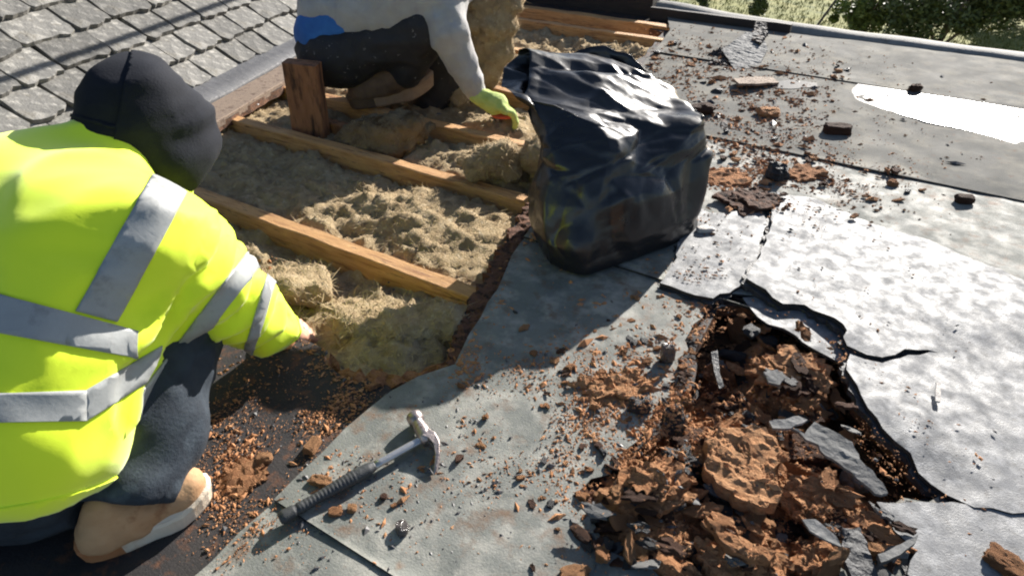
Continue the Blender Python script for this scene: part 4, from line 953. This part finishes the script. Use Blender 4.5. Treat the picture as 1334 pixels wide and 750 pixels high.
while cnt < 330:
    px, py = r.uniform(735, 1200), r.uniform(410, 748)
    if not inpoly(px, py, hp): continue
    kd = r.choices(list(SH), (5, 5, 5, 3.2, 2.2))[0]; nm, lb, ct, gr = SH[kd]; s = pxm(px, py); w = r.uniform(6, 21)/s
    place(nm, r.choice(KINDS_[kd]), px, py, w*r.uniform(.6, 1.2), w*r.uniform(.35, .8), w*(.12 if kd == 'scrap' else r.uniform(.14, .38)), r.uniform(0, 6.3), sized(lb, w*s, 11, 16).split(' wood')[0].split(' tar')[0].split(' felt')[0].split(' chunk')[0]+' '+ct.replace('wood ', '')+' in the heap '+where(px, py), ct, gr, (r.gauss(0, .35), r.gauss(0, .35)), .2); cnt += 1
SHARD = {m_: [flake_mesh(400+i*3+len(m_), m_) for i in range(5)] for m_ in ('rotten', 'rotten_orange', 'rotten_dark', 'felt_scrap_black', 'felt_scrap')}
SN = {'rotten': 'brown board', 'rotten_orange': 'orange board', 'rotten_dark': 'dark board', 'felt_scrap_black': 'black felt', 'felt_scrap': 'grey felt'}
k = 0
while k < 95:
    px, py = r.uniform(735, 1190), r.uniform(430, 748)
    if not inpoly(px, py, hp): continue
    k += 1; m_ = r.choices(list(SN), (5, 6, 3, 2, 1))[0]; s = pxm(px, py); w = r.uniform(12, 27)
    place('felt_shard' if 'felt' in m_ else 'board_shard', r.choice(SHARD[m_]), px, py, w/s, w*r.uniform(.35, .65)/s, .0045+.003*r.random(), CAMYAW+R(r.gauss(-30, 40)), ('broad ' if w > 20 else 'narrow ' if w < 16 else 'flat ')+SN[m_]+' shard in the heap '+where(px, py), 'shard', 'thin shards lying on the heap', (r.gauss(.12, .25), r.gauss(0, .3)), -1.5, r.uniform(.0, .022))
ST = {'rotten': ('wood_chip', 'small brown wood chip strewn on the grey felt', 'wood chip', 'brown chips strewn on the felt'), 'orange': ('wood_chip', 'small orange wood chip strewn on the grey felt', 'wood chip', 'orange chips strewn on the felt'),
      'dark': ('wood_chip', 'small dark brown chip strewn on the grey felt', 'wood chip', 'dark chips strewn on the felt'), 'tar': ('tar_chip', 'small black tar chip strewn on the grey felt', 'tar chip', 'black chips strewn on the felt')}
CL = [(985,130,70,40,26), (950,200,50,22,14), (1070,235,60,18,16), (880,60,40,18,8), (870,430,60,40,20), (760,480,60,30,18), (920,520,40,30,18), (800,590,50,30,14), (620,600,80,60,10), (1150,250,60,16,6), (720,660,60,40,8)]
for cx, cy_, sx, sy_, n in CL:
    k = 0
    while k < n:
        px, py = r.gauss(cx, sx), r.gauss(cy_, sy_)
        p = P(px, py)
        if py < 45 or not inpoly(p.x, p.y, LEFTP): continue
        k += 1; kd = r.choices(list(ST), (4, 3, 3, 2))[0]; nm, lb, ct, gr = ST[kd]; s = pxm(px, py); w = r.uniform(4, 9.5)/s*(.75 if py < 200 else 1)
        place(nm, r.choice(KINDS_[kd]), px, py, w*r.uniform(.7, 1.3), w*r.uniform(.4, .9), w*r.uniform(.2, .5), r.uniform(0, 6.3), sized(lb, w*s, 5, 7.5).split(' wood')[0].split(' tar')[0].split(' chip')[0]+' '+ct.replace('wood ', '')+' on the felt '+where(px, py), ct, gr, (r.gauss(0, .2), r.gauss(0, .2)), .2)

from mathutils.bvhtree import BVHTree
bpy.context.view_layer.update()
BV = []; BF = []
for o in COL.objects:
    if o.type == 'MESH' and o.get('category') in ('wood chunk', 'wood plate', 'rotten wood', 'tar lump', 'shard') :
        c_ = o.matrix_world; b = len(BV); BV += [c_ @ v.co for v in o.data.vertices]; BF += [[b+i for i in p_.vertices] for p_ in o.data.polygons]
TREE = BVHTree.FromPolygons(BV, BF)
# crumbs and grit nobody could count
def crumbs(name, clusters, m, label, cat, size, seed, elong=1.0):
    r = random.Random(seed); V = []; F = []
    for cx, cy_, sx, sy_, n, k in clusters:
        for _ in range(n):
            px, py = (r.gauss(cx, sx), r.gauss(cy_, sy_)) if k else (r.uniform(cx-sx, cx+sx), r.uniform(cy_-sy_, cy_+sy_))
            if py < 30 or py > 790: continue
            p = spot(px, py); s = pxm(px, py)
            if fbm((p.x, p.y, 3.3), 7, 2) < r.uniform(-.42, .30): continue
            if px > 700 and py > 400:
                ht = TREE.ray_cast(Vector((p.x, p.y, .5)), Vector((0, 0, -1)))
                if ht[0] is not None and ht[0].z > p.z: p = Vector((p.x, p.y, ht[0].z-.001))
            w = min(.02, max(.4, r.lognormvariate(math.log(size), .6))/s)
            if p.y > YF-.12 or (p-JN*0).x < junc(p.y).x+.25: continue
            a = r.uniform(0, 6.3); ca, sa = math.cos(a), math.sin(a); el = r.uniform(1, 1+1.4*elong); b = len(V)
            for dx, dy, dz in ((1,0,0), (-1,0,0), (0,1,0), (0,-1,0), (0,0,1), (0,0,-.6)):
                x, y, z = dx*w*el*r.uniform(.6, 1.2), dy*w*r.uniform(.5, 1.1), dz*w*r.uniform(.35, .9); V.append((p.x+x*ca-y*sa, p.y+x*sa+y*ca, p.z+z+w*.25))
            for f in ((0,2,4), (2,1,4), (1,3,4), (3,0,4), (2,0,5), (1,2,5), (3,1,5), (0,3,5)): F.append(tuple(b+q for q in f))
    o = mesh(name, V, F, m); tag(o, label, cat, kind='stuff'); return o
WC = [(370,560,70,65,900,1), (310,650,26,36,900,1), (420,545,30,14,380,1), (320,590,12,16,160,1), (375,520,12,8,90,1), (450,520,22,10,200,1), (290,560,18,40,160,1), (470,470,50,14,500,1), (600,448,12,26,900,1), (648,352,10,24,700,1), (690,285,10,20,400,1), (690,270,12,22,250,1), (420,420,40,14,350,1),
      (820,470,80,50,3600,1), (930,470,50,60,3000,1), (860,570,70,40,2800,1), (780,620,60,40,700,1), (640,600,110,80,420,1), (990,150,70,45,3000,1), (945,232,45,22,2000,1), (1050,228,45,16,600,1), (1090,270,60,20,160,1),
      (880,90,50,30,500,1), (1130,220,60,16,150,1), (950,620,110,70,3600,1), (1060,650,70,50,1800,1), (1040,480,40,36,900,1), (740,100,50,20,500,1), (500,620,120,60,260,1), (800,250,500,250,150,0), (1150,500,130,130,50,0), (360,370,20,25,300,1), (1150,715,40,25,200,1)]
crumbs('wood_crumbs', WC, 'crumb', 'brown rotten wood crumbs strewn over felt and insulation', 'crumbs', .95, 21)
OC = [(c[0], c[1], c[2], c[3], int(c[4]*.45), c[5]) for c in WC]+[(850,650,50,50,1600,1), (965,605,60,40,1500,1), (1060,660,60,40,1600,1), (1040,490,45,35,1200,1), (960,720,80,25,1400,1), (930,540,60,40,1500,1), (500,445,60,18,500,1), (450,490,40,10,260,1)]
crumbs('orange_crumbs', OC, 'rotten_orange', 'orange rotten wood crumbs strewn over felt and insulation', 'crumbs', .9, 22)
crumbs('wood_dust', [(980,140,85,50,5200,1), (880,80,50,25,1500,1), (1060,235,70,18,1300,1), (830,480,90,55,3200,1), (900,560,90,50,2600,1), (640,610,130,80,1300,1), (620,470,40,30,900,1), (1235,142,50,12,260,1), (370,570,70,60,2600,1), (320,650,40,40,1200,1)], 'crumb', 'brown wood dust settled in drifts on the felt', 'dust', .5, 25)
GC = [(600,640,150,80,420,1), (520,600,90,70,260,1), (820,500,110,80,500,1), (990,160,90,50,400,1), (800,400,500,300,300,0), (370,580,80,70,400,1), (900,620,120,70,500,1)]
crumbs('felt_grit', GC, 'grit', 'black felt grit scattered over the grey felt', 'grit', 1.2, 23)

# loose fibres on the insulation; the upright wad beside the far worker
def wad(name, px, py, D, rx, ry, rz, label, seed, m='insulation', nf=900, rot=0):
    s = Sdf(.05); c = Cd(px, py, D); rr = random.Random(seed); s.ell((0,0,0), (rx*.8, ry*.8, rz*.9))
    for _ in range(9): s.ell((rr.gauss(0, .45)*rx, rr.gauss(0, .45)*ry, rr.gauss(0, .5)*rz), (rx*.45, ry*.45, rz*.35))
    V, F = sdf_geo(s, .013, lambda p, n: .050*(abs(noise.noise(p*10))-.2)+.022*(abs(noise.noise(p*27))-.2)+.007*fbm(p, 70, 2)); Q = Matrix.Rotation(rot, 3, 'Y')
    V = [c2w(Q @ Vector(v)+c) for v in V]; o = mesh(name, V, F, m, smooth=True); tag(o, label, 'insulation')
    fibres(nf, lambda: (random.choice(V), Vector((.1, .2, 1)).normalized()))
    return o
wad('insulation_wad', 640, 48, 2.95, .13, .09, .26, 'tall torn wad of insulation standing beside the far worker', 5, nf=5000, rot=R(6))
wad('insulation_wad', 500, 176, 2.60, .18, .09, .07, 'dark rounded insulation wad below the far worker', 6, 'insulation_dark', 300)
wad('insulation_wad', 700, 205, 2.33, .035, .06, .07, 'small torn tuft hanging off the end of the gripped joist', 7, nf=900)
wad('insulation_wad', 640, 214, 2.30, .10, .07, .042, 'pale insulation tuft in front of the gripped joist', 8, nf=2200)
wad('insulation_wad', 388, 372, 1.74, .07, .06, .028, 'ragged brown-flecked insulation tuft beside the yellow sleeve', 9, nf=700)
wad('insulation_wad', 525, 428, 1.66, .14, .05, .022, 'pale frayed insulation tuft on the near rim of the opening', 10, nf=3000)
o = mesh('insulation_fibres', FIB_V, FIB_F, 'fibre'); tag(o, 'fine loose fibres standing off the insulation', 'fibres', kind='stuff')

# ------------------------------------------------------------------ puddles on the far felt
def puddle(px, z, label, seed):
    o = sheet('puddle', rough_edge([(p.x, p.y) for p in (P(*q, z) for q in px)], .03, .006, seed), 'water', None, (), .08, lambda x, y: z, .0006, seed=seed); tag(o, label, 'puddle')
puddle([(1108,120), (1120,108), (1160,104), (1215,112), (1320,124), (1420,140), (1420,215), (1320,186), (1262,170), (1205,158), (1150,142), (1118,130)], .0283, 'bright puddle glaring white on the far felt', 91)
puddle([(1004,108), (1030,104), (1064,108), (1066,113), (1030,116), (1006,114)], .0278, 'small bright puddle behind the pale splinter', 92)


# ------------------------------------------------------------------ garden beyond the roof
def crown(name, c, rad, n, leaf, m, parent, seed, clumps=26):
    r = random.Random(seed); cl = []
    for _ in range(clumps):
        d = Vector((r.gauss(0,1), r.gauss(0,1), r.gauss(0,1))).normalized()*r.uniform(.35, .95); cl.append((Vector((d.x*rad[0], d.y*rad[1], d.z*rad[2])), r.uniform(.18, .36)))
    V = []; F = []
    for _ in range(n):
        cc, cr = r.choice(cl); d = Vector((r.gauss(0,1), r.gauss(0,1), r.gauss(0,1))).normalized()*(r.random()**.4)*cr
        p = Vector(c)+cc+Vector((d.x*rad[0], d.y*rad[1], d.z*rad[2])); a = Vector((r.gauss(0,1), r.gauss(0,1), r.gauss(0,.6))).normalized(); b = a.cross(Vector((r.gauss(0,1), r.gauss(0,1), r.gauss(0,1)))).normalized(); s = leaf*r.uniform(.6, 1.4); k = len(V)
        V += [p-a*s, p+b*s*.5, p+a*s, p-b*s*.5]; F.append((k, k+1, k+2, k+3))
    return mesh(name, V, F, m, parent)
def bush(name, px, py, t, rad, label, seed, m='leaf', n=7000, leaf=.05, lift=.9, cat='bush'):
    r_ = ray(px, py); c = c2w((r_.x*t, r_.y*t, 0)); e = empty(name, (c.x, c.y, GZ), label, cat)
    top = Vector((c.x, c.y, GZ+rad[2]*lift)); bm = bmesh.new(); rr = random.Random(seed)
    for _ in range(7):
        d = Vector((rr.gauss(0, .35)*rad[0], rr.gauss(0, .35)*rad[1], rad[2]*rr.uniform(.9, 1.5)))
        M_ = Matrix.Translation(Vector((c.x, c.y, GZ))+d/2) @ d.to_track_quat('Z', 'Y').to_matrix().to_4x4()
        bmesh.ops.create_cone(bm, cap_ends=True, segments=7, radius1=.035, radius2=.012, depth=d.length, matrix=M_)
    from_bm('trunk', bm, 'bark', e); crown('crown', top, rad, n, leaf, m, e, seed)
    return e
bush('bush', 1235, 20, 13.0, (1.5, 1.2, 1.25), 'large dense dark green bush beyond the kerb at the upper right', 3, n=16000, lift=.95)
bush('bush', 1350, 10, 14.5, (1.5, 1.2, 1.4), 'dark green bush at the far right of the garden', 4, n=11000)
bush('bush', 1120, 22, 14.0, (.55, .5, .55), 'light green low shrub left of the dense bush', 5, 'leaf_light', 3500)
bush('bush', 986, 22, 15.0, (.22, .22, .40), 'narrow dark sapling behind the scrap on the kerb', 6, n=2200, leaf=.035)
bush('bush', 915, 10, 16.6, (.20, .20, .26), 'tiny dark shrub on the lawn behind the joists', 7, n=1000, leaf=.035)
bush('bush', 862, 8, 17.0, (.28, .22, .28), 'low dark shrub beside the black upstand', 8, n=1200, leaf=.04)
for (xa, ya), (xb, yb), t, lb in (((1060,40), (1092,-4), 13.6, 'thin leaning wooden stake on the lawn'),):
    a = Pd(xa, ya, t); b = Pd(xb, yb, t+.2); d = b-a; bm = bmesh.new()
    bmesh.ops.create_cone(bm, cap_ends=True, segments=8, radius1=.03, radius2=.022, depth=d.length*1.6, matrix=Matrix.Translation(a+d*.35) @ d.to_track_quat('Z', 'Y').to_matrix().to_4x4())
    tag(from_bm('stake', bm, 'bark'), lb, 'stake')
V = []; F = []; r = random.Random(3)
for _ in range(9000):
    px, t = r.uniform(780, 1450), r.uniform(11.5, 21); rr = ray(px, 20); p = c2w((rr.x*t, rr.y*t, GZ))
    for _k in range(2):
        a = r.uniform(0, 6.3); h_ = r.uniform(.03, .10); s = .012; k = len(V); o_ = Vector((r.gauss(0,.05), r.gauss(0,.05), 0))
        V += [p+o_+Vector((math.cos(a)*s, math.sin(a)*s, 0)), p+o_-Vector((math.cos(a)*s, math.sin(a)*s, 0)), p+o_+Vector((r.gauss(0,.03), r.gauss(0,.03), h_))]; F.append((k, k+1, k+2))
tag(mesh('grass', V, F, 'grass'), 'short dry yellow-green grass of the garden lawn', 'grass', kind='stuff')
